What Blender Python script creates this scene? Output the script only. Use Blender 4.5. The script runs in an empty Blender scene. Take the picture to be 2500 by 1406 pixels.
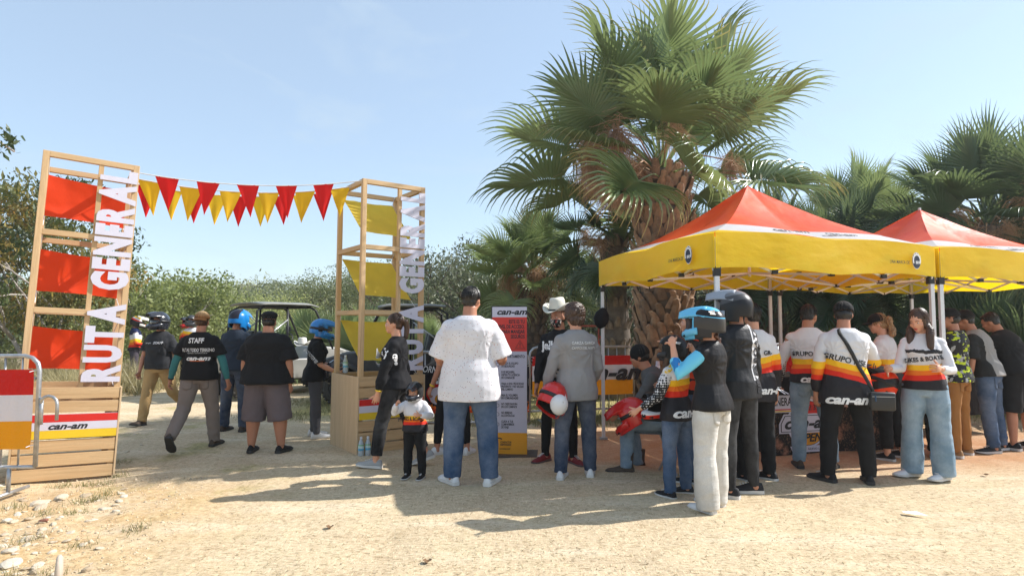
import bpy, bmesh, math, random
import numpy as np
from mathutils import Vector, Matrix, noise, Euler
from mathutils.bvhtree import BVHTree
R = math.radians
V = Vector
C = bpy.context.scene.collection
SC = bpy.context.scene
rnd = random.Random(7)

# ------------------------------------------------------------ camera, sky, sun, exposure
cd = bpy.data.cameras.new('camera'); cam = bpy.data.objects.new('camera', cd); C.objects.link(cam)
cd.sensor_width = 36; cd.lens = 21.6; cd.clip_end = 2000; cd.clip_start = .05
PITCH = math.atan(92/1500)
cam.location = (0, 0, 1.5); cam.rotation_euler = (R(90)+PITCH, 0, 0)
SC.camera = cam
SUN_EL, SUN_AZ = R(40), R(14)            # azimuth counted from +X towards +Y
wd = bpy.data.worlds.new('World'); SC.world = wd; wd.use_nodes = True
wn = wd.node_tree; wn.nodes.clear()
wo = wn.nodes.new('ShaderNodeOutputWorld'); wb = wn.nodes.new('ShaderNodeBackground')
sk = wn.nodes.new('ShaderNodeTexSky'); sk.sky_type = 'NISHITA'; sk.sun_disc = False
sk.sun_elevation = SUN_EL; sk.sun_rotation = math.pi/2 - SUN_AZ
sk.air_density = 1.0; sk.dust_density = .5; sk.ozone_density = 1.6; sk.altitude = 100
wb.inputs['Strength'].default_value = .15
# thin high cirrus in the sky
tc = wn.nodes.new('ShaderNodeTexCoord'); mp = wn.nodes.new('ShaderNodeMapping'); mp.inputs['Scale'].default_value = (2.2, 2.2, 5.5)
mp.inputs['Rotation'].default_value = (0, .5, .3)
cn = wn.nodes.new('ShaderNodeTexNoise'); cn.inputs['Scale'].default_value = 1.5; cn.inputs['Detail'].default_value = 8; cn.inputs['Roughness'].default_value = .62
cn.inputs['Distortion'].default_value = .5
cr = wn.nodes.new('ShaderNodeMapRange'); cr.inputs[1].default_value = .53; cr.inputs[2].default_value = .82; cr.inputs[3].default_value = .5; cr.inputs[4].default_value = .95
cm = wn.nodes.new('ShaderNodeMix'); cm.data_type = 'RGBA'; cm.inputs[7].default_value = (2.75, 3.4, 4.0, 1)
L = wn.links.new
L(tc.outputs['Generated'], mp.inputs[0]); L(mp.outputs[0], cn.inputs[0]); L(cn.outputs[0], cr.inputs[0]); L(cr.outputs[0], cm.inputs[0])
L(sk.outputs[0], cm.inputs[6]); L(cm.outputs[2], wb.inputs[0]); L(wb.outputs[0], wo.inputs[0])
sd = bpy.data.lights.new('sun', 'SUN'); sd.energy = 4.5; sd.angle = R(.5); sd.color = (1, .965, .92)
sun = bpy.data.objects.new('sun', sd); C.objects.link(sun)
SUNV = V((math.cos(SUN_EL)*math.cos(SUN_AZ), math.cos(SUN_EL)*math.sin(SUN_AZ), math.sin(SUN_EL)))
sun.rotation_euler = (-SUNV).to_track_quat('-Z', 'Y').to_euler(); sun.location = (10, 5, 15)
SC.view_settings.view_transform = 'Standard'; SC.view_settings.look = 'None'
SC.view_settings.exposure = .66; SC.view_settings.gamma = 1; SC.view_settings.use_curve_mapping = False
SC.render.engine = 'CYCLES'
SC.cycles.max_bounces = 6; SC.cycles.diffuse_bounces = 3; SC.cycles.glossy_bounces = 2; SC.cycles.transmission_bounces = 5
SC.cycles.transparent_max_bounces = 6; SC.cycles.caustics_reflective = False; SC.cycles.caustics_refractive = False

def ray(px, py):
    xc, yc = (px-1250)/1500, (703-py)/1500
    c, s = math.cos(PITCH), math.sin(PITCH)
    return V((xc, c-yc*s, yc*c+s))
def at(px, py, y):
    r = ray(px, py); t = y/r.y
    return V((r.x*t, y, 1.5+r.z*t))
def gnd(px, py):
    r = ray(px, py); t = -1.5/r.z
    return V((r.x*t, r.y*t, 0))

# ------------------------------------------------------------ materials
MATS = {}
def srgb(r, g, b):
    f = lambda c: (c/255/12.92) if c/255 <= .04045 else ((c/255+.055)/1.055)**2.4
    return (f(r), f(g), f(b))
class NT:
    def __init__(s, name):
        s.m = bpy.data.materials.new(name); s.m.use_nodes = True; s.t = s.m.node_tree; s.t.nodes.clear()
        s.out = s.n('ShaderNodeOutputMaterial'); s.b = s.n('ShaderNodeBsdfPrincipled'); s.l(s.b.outputs[0], s.out.inputs[0])
        s.tc = s.n('ShaderNodeTexCoord')
    def n(s, ty, **k):
        x = s.t.nodes.new(ty)
        for a, v in k.items():
            if a.startswith('i_'):
                key = a[2:]; key = int(key) if key.isdigit() else key
                x.inputs[key].default_value = v
            else: setattr(x, a, v)
        return x
    def l(s, a, b): s.t.links.new(a, b)
    def noise(s, scale, detail=3, rough=.55, vec=None, stretch=None):
        x = s.n('ShaderNodeTexNoise'); x.inputs['Scale'].default_value = scale; x.inputs['Detail'].default_value = detail
        x.inputs['Roughness'].default_value = rough
        v = vec or s.tc.outputs['Object']
        if stretch:
            m = s.n('ShaderNodeMapping'); m.inputs['Scale'].default_value = stretch; s.l(v, m.inputs[0]); v = m.outputs[0]
        s.l(v, x.inputs['Vector']); return x.outputs[0]
    def rng(s, v, a, b, c=0, d=1):
        x = s.n('ShaderNodeMapRange'); s.l(v, x.inputs[0])
        for i, q in enumerate((a, b, c, d)): x.inputs[i+1].default_value = q
        return x.outputs[0]
    def mix(s, f, a, b, mode='MIX'):
        x = s.n('ShaderNodeMix'); x.data_type = 'RGBA'; x.blend_type = mode
        for val, i in ((f, 0), (a, 6), (b, 7)):
            if isinstance(val, (tuple, list)): x.inputs[i].default_value = (*val[:3], 1)
            elif isinstance(val, (int, float)): x.inputs[i].default_value = val
            else: s.l(val, x.inputs[i])
        return x.outputs[2]
    def math(s, op, a, b=0., c=None):
        x = s.n('ShaderNodeMath', operation=op)
        for i, val in enumerate((a, b) if c is None else (a, b, c)):
            if isinstance(val, (int, float)): x.inputs[i].default_value = val
            else: s.l(val, x.inputs[i])
        return x.outputs[0]
    def xyz(s, v=None):
        x = s.n('ShaderNodeSeparateXYZ'); s.l(v or s.tc.outputs['Object'], x.inputs[0]); return x.outputs
    def bump(s, h, st=.3, dist=.01):
        x = s.n('ShaderNodeBump'); x.inputs['Strength'].default_value = st; x.inputs['Distance'].default_value = dist
        s.l(h, x.inputs['Height']); s.l(x.outputs[0], s.b.inputs['Normal'])
        return x.outputs[0]
    def col(s, c):
        if isinstance(c, (tuple, list)): s.b.inputs['Base Color'].default_value = (*c[:3], 1)
        else: s.l(c, s.b.inputs['Base Color'])
    def trans(s, c, f):
        """let light through thin cloth or leaf"""
        t = s.n('ShaderNodeBsdfTranslucent'); mx = s.n('ShaderNodeMixShader'); mx.inputs[0].default_value = f
        if isinstance(c, (tuple, list)): t.inputs[0].default_value = (*c[:3], 1)
        else: s.l(c, t.inputs[0])
        s.l(s.b.outputs[0], mx.inputs[1]); s.l(t.outputs[0], mx.inputs[2]); s.l(mx.outputs[0], s.out.inputs[0])
def mat(name, c, rough=.7, var=.12, ns=6, bump=0, bs=60, metal=0, trans=0, coat=0, spec=.5, stretch=None):
    if name in MATS: return MATS[name]
    n = NT(name)
    v = n.noise(ns, 4, stretch=stretch)
    lo = tuple(x*(1-var) for x in c); hi = tuple(min(1, x*(1+var)) for x in c)
    cc = n.mix(n.rng(v, .3, .7), lo, hi); n.col(cc)
    n.b.inputs['Roughness'].default_value = rough; n.b.inputs['Metallic'].default_value = metal
    n.b.inputs['Specular IOR Level'].default_value = spec
    if coat: n.b.inputs['Coat Weight'].default_value = coat; n.b.inputs['Coat Roughness'].default_value = .08
    if bump: n.bump(n.noise(bs, 4, stretch=stretch), bump, .01)
    if trans: n.trans(cc, trans)
    MATS[name] = n.m; return n.m
def cloth(name, c, rough=.85, wr=.16, trans=0, fleck=None, var=.08):
    """woven fabric with fine folds"""
    if name in MATS: return MATS[name]
    n = NT(name)
    cc = n.mix(n.rng(n.noise(5, 4), .3, .7), tuple(x*(1-var) for x in c), tuple(min(1, x*(1+var)) for x in c))
    if fleck: cc = fleck(n, cc)
    n.col(cc); n.b.inputs['Roughness'].default_value = rough; n.b.inputs['Specular IOR Level'].default_value = .18
    n.b.inputs['Sheen Weight'].default_value = .02
    a = n.noise(9, 3, .5, stretch=(1.6, 1.6, .7)); b = n.noise(26, 3, .6, stretch=(.8, .8, 1.8))
    h = n.math('ADD', n.math('MULTIPLY', a, 1.4), n.math('MULTIPLY', b, .5))
    n.bump(h, wr, .035)
    if trans: n.trans(cc, trans)
    MATS[name] = n.m; return n.m
def denim(name, c, fade=.35):
    if name in MATS: return MATS[name]
    n = NT(name)
    f = n.rng(n.noise(4, 4, .6), .35, .7); g = n.noise(220, 2, .7, stretch=(1, 1, .35))
    cc = n.mix(f, tuple(x*(1-.25) for x in c), tuple(x+(1-x)*fade*.35 for x in c))
    z = n.xyz()[2]; th = n.math('SUBTRACT', 1, n.math('ABSOLUTE', n.math('MULTIPLY', n.math('SUBTRACT', z, .62), 3.2)))
    cc = n.mix(n.math('MULTIPLY', n.rng(th, 0, 1), n.rng(n.noise(7, 3), .4, .7, 0, fade)), cc, tuple(x+(1-x)*.3 for x in c))
    cc = n.mix(n.rng(g, .3, .7, 0, .35), cc, tuple(x*.6 for x in c)); n.col(cc)
    n.b.inputs['Roughness'].default_value = .85; n.b.inputs['Specular IOR Level'].default_value = .2
    h = n.math('ADD', n.noise(9, 3, .5, stretch=(.5, .5, 1.7)), n.math('MULTIPLY', n.noise(26, 3, stretch=(.6, .6, 1.6)), .3)); n.bump(h, .38, .03)
    MATS[name] = n.m; return n.m
def wood(name, c=(.55, .35, .17), c2=(.66, .46, .25), axis=0):
    if name in MATS: return MATS[name]
    n = NT(name); st = [14, 14, 14]; st[axis] = .9
    oi = n.n('ShaderNodeObjectInfo'); va = n.n('ShaderNodeVectorMath', operation='ADD'); cx = n.n('ShaderNodeCombineXYZ')
    rr = n.math('MULTIPLY', oi.outputs['Random'], 17.); n.l(rr, cx.inputs[0]); n.l(rr, cx.inputs[1]); n.l(rr, cx.inputs[2])
    n.l(n.tc.outputs['Object'], va.inputs[0]); n.l(cx.outputs[0], va.inputs[1])
    a = n.noise(1, 5, .65, vec=va.outputs[0], stretch=st); st2 = [60, 60, 60]; st2[axis] = 2
    g = n.noise(1.2, 3, .6, vec=va.outputs[0], stretch=st2)
    cc = n.mix(n.rng(a, .35, .65), c, c2)
    w = n.math('FRACT', n.math('MULTIPLY', a, 9)); cc = n.mix(n.rng(w, .0, .25, .32, 0), cc, tuple(x*.72 for x in c))
    cc = n.mix(n.rng(g, .45, .75, 0, .45), cc, tuple(x*.62 for x in c))
    cc = n.mix(n.rng(n.math('MULTIPLY', oi.outputs['Random'], 1.), 0, 1, 0, .22), cc, tuple(x*.8 for x in c))
    n.col(cc); n.b.inputs['Roughness'].default_value = .72; n.bump(g, .12, .004)
    MATS[name] = n.m; return n.m
def bands(name, stops, slope=0, slopey=0, rough=.75, axis=2, dots=None, wob=0, wr=.16, trans=0, extra=None):
    """flat printed bands: stops = [(upper limit along axis, colour), ...] from low to high"""
    if name in MATS: return MATS[name]
    n = NT(name); o = n.xyz()
    z = n.math('ADD', o[axis], n.math('MULTIPLY', o[0 if axis == 2 else 2], slope))
    if slopey: z = n.math('ADD', z, n.math('MULTIPLY', o[1], slopey))
    if wob: z = n.math('ADD', z, n.math('MULTIPLY', n.math('SUBTRACT', n.noise(3, 2), .5), wob))
    cc = n.mix(0, stops[-1][1], stops[-1][1])
    for lim, c in reversed(stops[:-1]):
        cc = n.mix(n.math('LESS_THAN', z, lim), cc, c)
    if extra: cc = extra(n, cc, o)
    n.col(cc); n.b.inputs['Roughness'].default_value = rough; n.b.inputs['Specular IOR Level'].default_value = .25
    a = n.noise(9, 3, .5, stretch=(1.6, 1.6, .7)); b = n.noise(26, 3, .6, stretch=(.8, .8, 1.8))
    n.bump(n.math('ADD', n.math('MULTIPLY', a, 1.4), n.math('MULTIPLY', b, .5)), wr, .035)
    if trans: n.trans(cc, trans)
    MATS[name] = n.m; return n.m

# ------------------------------------------------------------ mesh building
class MB:
    def __init__(s): s.v = []; s.f = []
    def add(s, vs, fs):
        o = len(s.v); s.v += [tuple(v) for v in vs]; s.f += [tuple(i+o for i in f) for f in fs]; return s
    def box(s, c, size, M=None, taper=1):
        a, b, h = [x/2 for x in size]; vs = []
        for z in (-h, h):
            k = taper if z > 0 else 1
            for x, y in ((-a, -b), (a, -b), (a, b), (-a, b)): vs.append(V((x*k, y*k, z)))
        if M is not None: vs = [M @ v for v in vs]
        return s.add([V(c)+v for v in vs], [(3, 2, 1, 0), (4, 5, 6, 7), (0, 1, 5, 4), (1, 2, 6, 5), (2, 3, 7, 6), (3, 0, 4, 7)])
    def beam(s, p, q, w, h=None, up=(0, 0, 1)):
        p, q = V(p), V(q); d = (q-p); Ln = d.length; d.normalize(); u = V(up)
        if abs(d.dot(u)) > .98: u = V((0, 1, 0))
        x = d.cross(u).normalized(); y = x.cross(d); h = h or w
        M = Matrix((x, d, y)).transposed()
        return s.box((p+q)/2, (w, Ln, h), M)
    def tube(s, pts, r, seg=8, cap=True, flat=1, up=None):
        pts = [V(p) for p in pts]; n = len(pts)
        rs = r if isinstance(r, (list, tuple)) else [r]*n
        vs = []; x = None
        for i, p in enumerate(pts):
            d = (pts[min(i+1, n-1)]-pts[max(i-1, 0)]).normalized()
            if x is None:
                u = V(up) if up else (V((0, 0, 1)) if abs(d.z) < .9 else V((1, 0, 0)))
                x = (u - d*u.dot(d)).normalized()
            else: x = (x - d*x.dot(d)).normalized()
            y = d.cross(x)
            for k in range(seg):
                a = 2*math.pi*k/seg; vs.append(p + x*math.cos(a)*rs[i]*flat + y*math.sin(a)*rs[i])
        fs = [(i*seg+k, i*seg+(k+1) % seg, (i+1)*seg+(k+1) % seg, (i+1)*seg+k) for i in range(n-1) for k in range(seg)]
        if cap: fs += [tuple(range(seg))[::-1], tuple(range((n-1)*seg, n*seg))]
        return s.add(vs, fs)
    def loft(s, rings, cap=True, close=True):
        n = len(rings); m = len(rings[0]); vs = [p for r in rings for p in r]
        e = m if close else m-1
        fs = [(i*m+k, i*m+(k+1) % m, (i+1)*m+(k+1) % m, (i+1)*m+k) for i in range(n-1) for k in range(e)]
        if cap: fs += [tuple(range(m))[::-1], tuple(range((n-1)*m, n*m))]
        return s.add(vs, fs)
    def ell(s, c, r, M=None, seg=14, rg=9):
        c = V(c); vs = [None]; vs = []
        for i in range(rg+1):
            th = math.pi*i/rg
            for k in range(seg):
                a = 2*math.pi*k/seg
                v = V((r[0]*math.sin(th)*math.cos(a), r[1]*math.sin(th)*math.sin(a), r[2]*math.cos(th)))
                vs.append(c + (M @ v if M is not None else v))
        fs = [(i*seg+k, (i+1)*seg+k, (i+1)*seg+(k+1) % seg, i*seg+(k+1) % seg) for i in range(rg) for k in range(seg)]
        return s.add(vs, fs)
    def grid(s, fn, nu, nv):
        vs = [fn(i/nu, j/nv) for j in range(nv+1) for i in range(nu+1)]
        return s.add(vs, [(j*(nu+1)+i, j*(nu+1)+i+1, (j+1)*(nu+1)+i+1, (j+1)*(nu+1)+i) for j in range(nv) for i in range(nu)])
    def mesh(s, name):
        me = bpy.data.meshes.new(name); me.from_pydata(s.v, [], s.f); me.update(); return me
    def build(s, name, m, parent=None, smooth=False, bev=0, solid=0, sub=0, label=None):
        me = s.mesh(name); return link(name, me, m, parent, smooth, bev, solid, sub, label)
def link(name, me, m=None, parent=None, smooth=False, bev=0, solid=0, sub=0, label=None):
    if m is not None and not me.materials: me.materials.append(m)
    if smooth: me.shade_smooth()
    o = bpy.data.objects.new(name, me); C.objects.link(o)
    if parent is not None: o.parent = parent
    if solid: x = o.modifiers.new('s', 'SOLIDIFY'); x.thickness = solid; x.offset = 0
    if bev: x = o.modifiers.new('b', 'BEVEL'); x.width = bev; x.segments = 2; x.limit_method = 'ANGLE'; x.angle_limit = R(40)
    if sub: x = o.modifiers.new('u', 'SUBSURF'); x.levels = sub; x.render_levels = sub
    if label: o['label'] = label
    return o
def tag(o, label=None, cat=None, group=None, kind=None):
    if label: o['label'] = label
    if cat: o['category'] = cat
    if group: o['group'] = group
    if kind: o['kind'] = kind
    return o
def empty(name, loc=(0, 0, 0), rz=0, label=None, cat=None, group=None, rot=None):
    o = bpy.data.objects.new(name, None); C.objects.link(o); o.location = loc
    o.rotation_euler = rot if rot else (0, 0, rz); o.empty_display_size = .1
    return tag(o, label, cat, group)
def copy_tree(o, parent=None):
    c = o.copy(); C.objects.link(c); c.parent = parent
    for ch in list(o.children): copy_tree(ch, c)
    return c
def np_mesh(name, verts, nper, m=None, attr=None):
    """verts (N*nper,3): N separate polygons of nper corners each"""
    nv = len(verts); nf = nv//nper; me = bpy.data.meshes.new(name)
    me.vertices.add(nv); me.vertices.foreach_set('co', np.asarray(verts, dtype=np.float32).ravel())
    me.loops.add(nv); me.loops.foreach_set('vertex_index', np.arange(nv, dtype=np.int32))
    me.polygons.add(nf); me.polygons.foreach_set('loop_start', np.arange(0, nv, nper, dtype=np.int32))
    if attr is not None:
        a = me.attributes.new('tint', 'FLOAT', 'POINT'); a.data.foreach_set('value', np.asarray(attr, dtype=np.float32))
    me.update(); me.validate()
    if m: me.materials.append(m)
    return me
def idx_mesh(name, verts, faces, m=None, attr=None):
    verts = np.asarray(verts, dtype=np.float32); faces = np.asarray(faces, dtype=np.int32); k = faces.shape[1]
    me = bpy.data.meshes.new(name); me.vertices.add(len(verts)); me.vertices.foreach_set('co', verts.ravel())
    me.loops.add(faces.size); me.loops.foreach_set('vertex_index', faces.ravel())
    me.polygons.add(len(faces)); me.polygons.foreach_set('loop_start', np.arange(0, faces.size, k, dtype=np.int32))
    if attr is not None:
        a = me.attributes.new('tint', 'FLOAT', 'POINT'); a.data.foreach_set('value', np.asarray(attr, dtype=np.float32))
    me.update()
    if m: me.materials.append(m)
    return me
WS = bpy.data.scenes.new('workshop')      # curves and modifiers are turned into plain meshes here; removed at the end
def baked(o):
    WS.collection.objects.link(o); vl = WS.view_layers[0]; vl.update(); dg = vl.depsgraph
    me = bpy.data.meshes.new_from_object(o.evaluated_get(dg)); bpy.data.objects.remove(o); return me
_tc = {}
def text_geo(body, size=1, ext=0, shear=0, offset=0, space=1, ax='CENTER', ay='CENTER', xs=1):
    """(verts, faces) of flat or extruded lettering in the XY plane"""
    key = (body, size, ext, shear, offset, space, ax, ay, xs)
    if key in _tc: return _tc[key]
    cu = bpy.data.curves.new('t', 'FONT'); cu.body = body; cu.size = size; cu.extrude = ext; cu.shear = shear
    cu.offset = offset; cu.space_character = space; cu.align_x = ax; cu.align_y = ay; cu.resolution_u = 3
    o = bpy.data.objects.new('t', cu); me = baked(o)
    vs = [V((v.co.x*xs, v.co.y, v.co.z)) for v in me.vertices]; fs = [tuple(p.vertices) for p in me.polygons]
    bpy.data.curves.remove(cu); bpy.data.meshes.remove(me)
    _tc[key] = (vs, fs); return vs, fs
def text(body, size, M, m, parent=None, name='lettering', **k):
    vs, fs = text_geo(body, size, **k); b = MB(); b.add([M @ v for v in vs], fs)
    return b.build(name, m, parent)
def frame(o, x, y):
    x = V(x).normalized(); y = V(y); y = (y-x*x.dot(y)).normalized(); z = x.cross(y)
    M = Matrix((x, y, z)).transposed().to_4x4(); M.translation = V(o); return M
# ------------------------------------------------------------ ground
def gz(x, y):
    z = .012*noise.noise((x*1.7, y*1.7, 0)) + (.012*noise.noise((x*3.3+y, y*4.1, 6)) if y < 11 else 0) + .03*noise.noise((x*.35, y*.35, 3))
    z += -.055*math.exp(-((x+4.1)**2+(y-6.5)**2)/.9)
    if x < -2.2 and y < 6.3:
        k = min(1, (-2.2-x)/1.5)*min(1, (6.3-y)/1.0); z += k*(.03*noise.noise((x*5, y*5, 7))+.035*noise.noise((x*2, y*2, 9)))
    if y > 15: z += .15*noise.noise((x*.1, y*.1, 1))*min(1, (y-15)/10)
    return z
gn = NT('dry_ground'); P = gn.tc.outputs['Object']
big = gn.noise(.35, 5, .6); mid = gn.noise(1.6, 7, .7); fine = gn.noise(17, 7, .8); grain = gn.noise(150, 3, .7)
px_, py_, pz_ = gn.xyz()
dirt = gn.mix(gn.rng(mid, .3, .7), srgb(188, 164, 130), srgb(214, 194, 160))
dirt = gn.mix(gn.rng(big, .38, .62, 0, .65), dirt, srgb(190, 168, 138)); dirt = gn.mix(gn.rng(gn.noise(5, 5, .7), .55, .68, 0, .5), dirt, srgb(168, 144, 112)); dirt = gn.mix(gn.rng(gn.noise(1, 3, .6, stretch=(.5, 2.6, 1)), .52, .66, 0, .45), dirt, srgb(232, 216, 190))
dirt = gn.mix(gn.rng(fine, .42, .72, 0, .55), dirt, srgb(228, 212, 180))
dirt = gn.mix(gn.rng(fine, .42, .32, 0, .75), dirt, srgb(142, 118, 90))
dirt = gn.mix(gn.rng(grain, .62, .70, 0, .7), dirt, srgb(118, 96, 70))
st_ = gn.noise(1, 4, .7, stretch=(14, 60, 1)); dirt = gn.mix(gn.rng(st_, .54, .62, 0, .65), dirt, srgb(122, 100, 70))
st2 = gn.noise(1, 4, .7, stretch=(70, 16, 1)); dirt = gn.mix(gn.rng(st2, .55, .64, 0, .6), dirt, srgb(236, 220, 180))
# stony ochre shoulder at the near left
sh_ = gn.math('MULTIPLY', gn.rng(px_, -1.7, -2.9), gn.rng(py_, 6.4, 5.8)); dirt = gn.mix(gn.math('MULTIPLY', sh_, gn.rng(mid, .38, .58, .25, .9)), dirt, gn.mix(gn.rng(fine, .4, .6), srgb(176, 138, 92), srgb(214, 184, 138)))
# reddish earth round the tent
red = gn.math('MULTIPLY', gn.rng(px_, .1, 1.2), gn.math('MULTIPLY', gn.rng(py_, 6.2, 7.0), gn.rng(py_, 10.5, 8.2)))
dirt = gn.mix(gn.math('MULTIPLY', red, gn.rng(mid, .25, .6, .3, .85)), dirt, srgb(176, 122, 84))
# dry grass thatch on the ground beyond
grassc = gn.mix(gn.rng(fine, .35, .65), srgb(116, 112, 62), srgb(196, 180, 118))
gm = gn.math('ADD', gn.rng(py_, 9.6, 10.6), gn.math('MULTIPLY', gn.math('SUBTRACT', mid, .5), .8))
gm = gn.math('MULTIPLY', gm, gn.rng(px_, -4.6, -3.6)); gm = gn.math('MAXIMUM', gm, gn.rng(py_, 26, 30))
gm = gn.math('MAXIMUM', gm, gn.math('MULTIPLY', gn.rng(gn.noise(1.1, 4, .6), .56, .68, 0, .7), gn.rng(px_, -1.4, -2.6)))
gn.col(gn.mix(gn.math('MINIMUM', gn.math('MAXIMUM', gm, 0), .9), dirt, grassc))
gn.b.inputs['Roughness'].default_value = .95; gn.b.inputs['Specular IOR Level'].default_value = .15
hh = gn.math('ADD', gn.math('MULTIPLY', mid, 1.6), gn.math('ADD', gn.math('MULTIPLY', fine, .6), gn.math('MULTIPLY', grain, .25)))
gn.bump(hh, .6, .022)
GM = gn.m
def ground():
    xs = sorted(set([-200, -150, -100, -70, -50, -35, -25, -18, -14, -11, -9] + [i*.09-8 for i in range(178)] + [9, 11, 14, 18, 25, 35, 50, 70, 100, 150, 200]))
    ys = sorted(set([-60, -30, -15, -8, -4, -2, 0, 1] + [1.5+i*.08 for i in range(100)] + [9.6+i*.25 for i in range(40)] + [20, 22, 25, 30, 36, 45, 60, 80, 120, 190]))
    vs = [(x, y, gz(x, y)) for y in ys for x in xs]; m = len(xs)
    fs = [(j*m+i, j*m+i+1, (j+1)*m+i+1, (j+1)*m+i) for j in range(len(ys)-1) for i in range(m-1)]
    me = idx_mesh('ground', vs, fs, GM); me.shade_smooth()
    tag(link('ground', me), 'pale trampled dirt ground with dry grass beyond', kind='structure')
ground()

# ------------------------------------------------------------ shared materials
Wx, Wy, Wz = wood('pine_wood_x', axis=0), wood('pine_wood_y', axis=1), wood('pine_wood_z', axis=2)
PLY = wood('plywood', (.60, .42, .24), (.68, .50, .30), axis=2)
WHITE = mat('white_board', (.62, .60, .69), .6, .04)
BLACK = mat('black_plastic', (.012, .012, .014), .45, .2)
BLKPRINT = mat('black_print', (.012, .013, .018), .6, .1)
WPRINT = mat('white_print', (.8, .8, .8), .6, .03)
GALV = mat('galvanised_steel', (.42, .43, .44), .45, .2, 18, .15, 90, metal=.75)
ROPE = mat('white_rope', (.7, .68, .66), .8, .1)
REDC = mat('red_print', srgb(205, 32, 22), .6, .05); YELC = mat('yellow_print', srgb(226, 190, 30), .6, .05)
ORAC = mat('orange_print', srgb(235, 110, 25), .6, .05)

def logo(M, size, m, parent, name='lettering', body='can-am'):
    return text(body, size, M, m, parent, name, shear=.32, offset=size*.035, xs=1.28, space=1.02)

# ------------------------------------------------------------ towers
def tower(loc, yaw, lean, cloth_m, panels, side_ply, zc, label, panel_label):
    t = empty('wooden_tower', loc, 0, label, 'tower', 'wooden towers of the gateway', rot=(0, lean, yaw))
    S, H, w = .78, 3.26, .056
    lv = [.9, 1.69, 2.47, H]
    for x in (0, S):
        for y in (0, S):
            MB().box((x, y, (H)/2), (w, w, H)).build('post', Wz, t, bev=.003)
    for z in lv[1:]:
        for y in (0, S): MB().box((S/2, y, z-w/2), (S-w, w, w)).build('rail', Wx, t, bev=.003)
        for x in (0, S): MB().box((x, S/2, z-w/2-.001), (w-.002, S-w, w)).build('rail', Wy, t, bev=.003)
    MB().box((S*.60, .002, (H+.86)/2), (w*.8, w*.8, H-.92)).build('letter_batten', Wz, t, bev=.002)
    # crate
    for z0, z1 in ((0, .115), (.135, .25), (.27, .385), (.655, .765), (.79, .9)):
        MB().box((S/2, -w/2-.011, (z0+z1)/2), (S+w, .018, z1-z0)).build('slat', Wx, t, bev=.002)
        MB().box((S/2, S+w/2+.011, (z0+z1)/2), (S+w, .018, z1-z0)).build('slat', Wx, t, bev=.002)
    for x, ply in ((-w/2-.011, side_ply), (S+w/2+.011, not side_ply or True)):
        MB().box((x, S/2, .45), (.017, S+w+.05, .9)).build('side_panel', PLY, t, bev=.002)
    MB().box((S/2, -w/2-.014, .52), (S+w, .024, .235)).build('sign_backing', WHITE, t)
    b = empty('sign_board', (0, 0, 0)); b.parent = t
    ys = -w/2-.029
    MB().box((S/2, ys, .60), (S+w, .004, .074)).build('red_stripe', REDC, b)
    MB().box((S/2, ys, .523), (S+w, .004, .078)).build('white_stripe', WHITE, b)
    MB().box((S/2, ys, .443), (S+w, .004, .080)).build('yellow_stripe', YELC, b)
    logo(frame((S/2, ys-.0035, .520), (1, 0, 0), (0, 0, 1)), .085, BLKPRINT, b)
    # letters bottom to top
    z = .955; lh = .335; sx = (2.24-.12)/sum(max(v.x for v in text_geo(q, .30, .009, 0, .016, 1, 'LEFT', 'BOTTOM_BASELINE', .92)[0])-min(v.x for v in text_geo(q, .30, .009, 0, .016, 1, 'LEFT', 'BOTTOM_BASELINE', .92)[0]) for q in 'RUTAGENERAL')
    for ch in 'RUTA GENERAL':
        if ch == ' ': z += .12; continue
        vs, fs = text_geo(ch, .30, .009, 0, .016, 1, 'LEFT', 'BOTTOM_BASELINE', .92)
        ws = [v.x for v in vs]; hs = [v.y for v in vs]; x0, x1, h0, h1 = min(ws), max(ws), min(hs), max(hs)
        lw = sx*(x1-x0)-.020
        q = [V((S-w/2+.045 - lh*(v.y-h0)/(h1-h0), -w/2-.014+v.z, z+lw*(v.x-x0)/(x1-x0))) for v in vs]
        q = [V((p.x, p.y, p.z)) for p in q]
        MB().add(q, fs).build('letter', WHITE, t, bev=.0015); z += lw+.020
    for c in panels:
        a, b_, c_, d = [V(p) for p in c]      # top left, top right, bottom right, bottom left
        sd_ = rnd.random()*50
        def fn(u, v):
            p = a.lerp(b_, u).lerp(d.lerp(c_, u), v); nr = (b_-a).cross(d-a).normalized()
            bow = .035*math.sin(math.pi*u)*math.sin(math.pi*v)
            return p + nr*(bow + .014*noise.noise((u*3+sd_, v*2, 0)) + .006*noise.noise((u*9+sd_, v*5, 5))) + V((0, 0, -.02*math.sin(math.pi*u)*(1-2*v)*.6))
        MB().grid(fn, 20, 14).build('cloth_panel', cloth_m, t, smooth=True)
    for c in panels:
        for p, up in ((c[0], 1), (c[1], 1), (c[2], -1), (c[3], -1)):
            tx = S-.03 if p[0] > S/2 else .03; ty = S-.03 if p[1] > S/2 else .03
            MB().tube([p, ((p[0]+tx)/2, (p[1]+ty)/2, p[2]+up*.07), (tx, ty, p[2]+up*.13)], .004, 5).build('tie_rope', ROPE, t)
    return t
def cm(name, c, tr=.45):
    n = NT(name); f = n.noise(5, 4); cc = n.mix(n.rng(f, .3, .7), tuple(x*.92 for x in c), c)
    g = n.noise(300, 2); n.col(cc); n.b.inputs['Roughness'].default_value = .6; n.b.inputs['Specular IOR Level'].default_value = .3
    n.bump(n.math('ADD', n.noise(7, 4, .6), n.math('MULTIPLY', g, .03)), .4, .02); n.trans(cc, tr); return n.m
REDCLOTH = cm('red_orange_cloth', srgb(246, 72, 26), .5); YELCLOTH = cm('yellow_cloth', srgb(255, 224, 84), .62)
S = .78
TL = (-4.80, 6.0, .0); TR = (-1.79, 7.28, 0)
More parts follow.
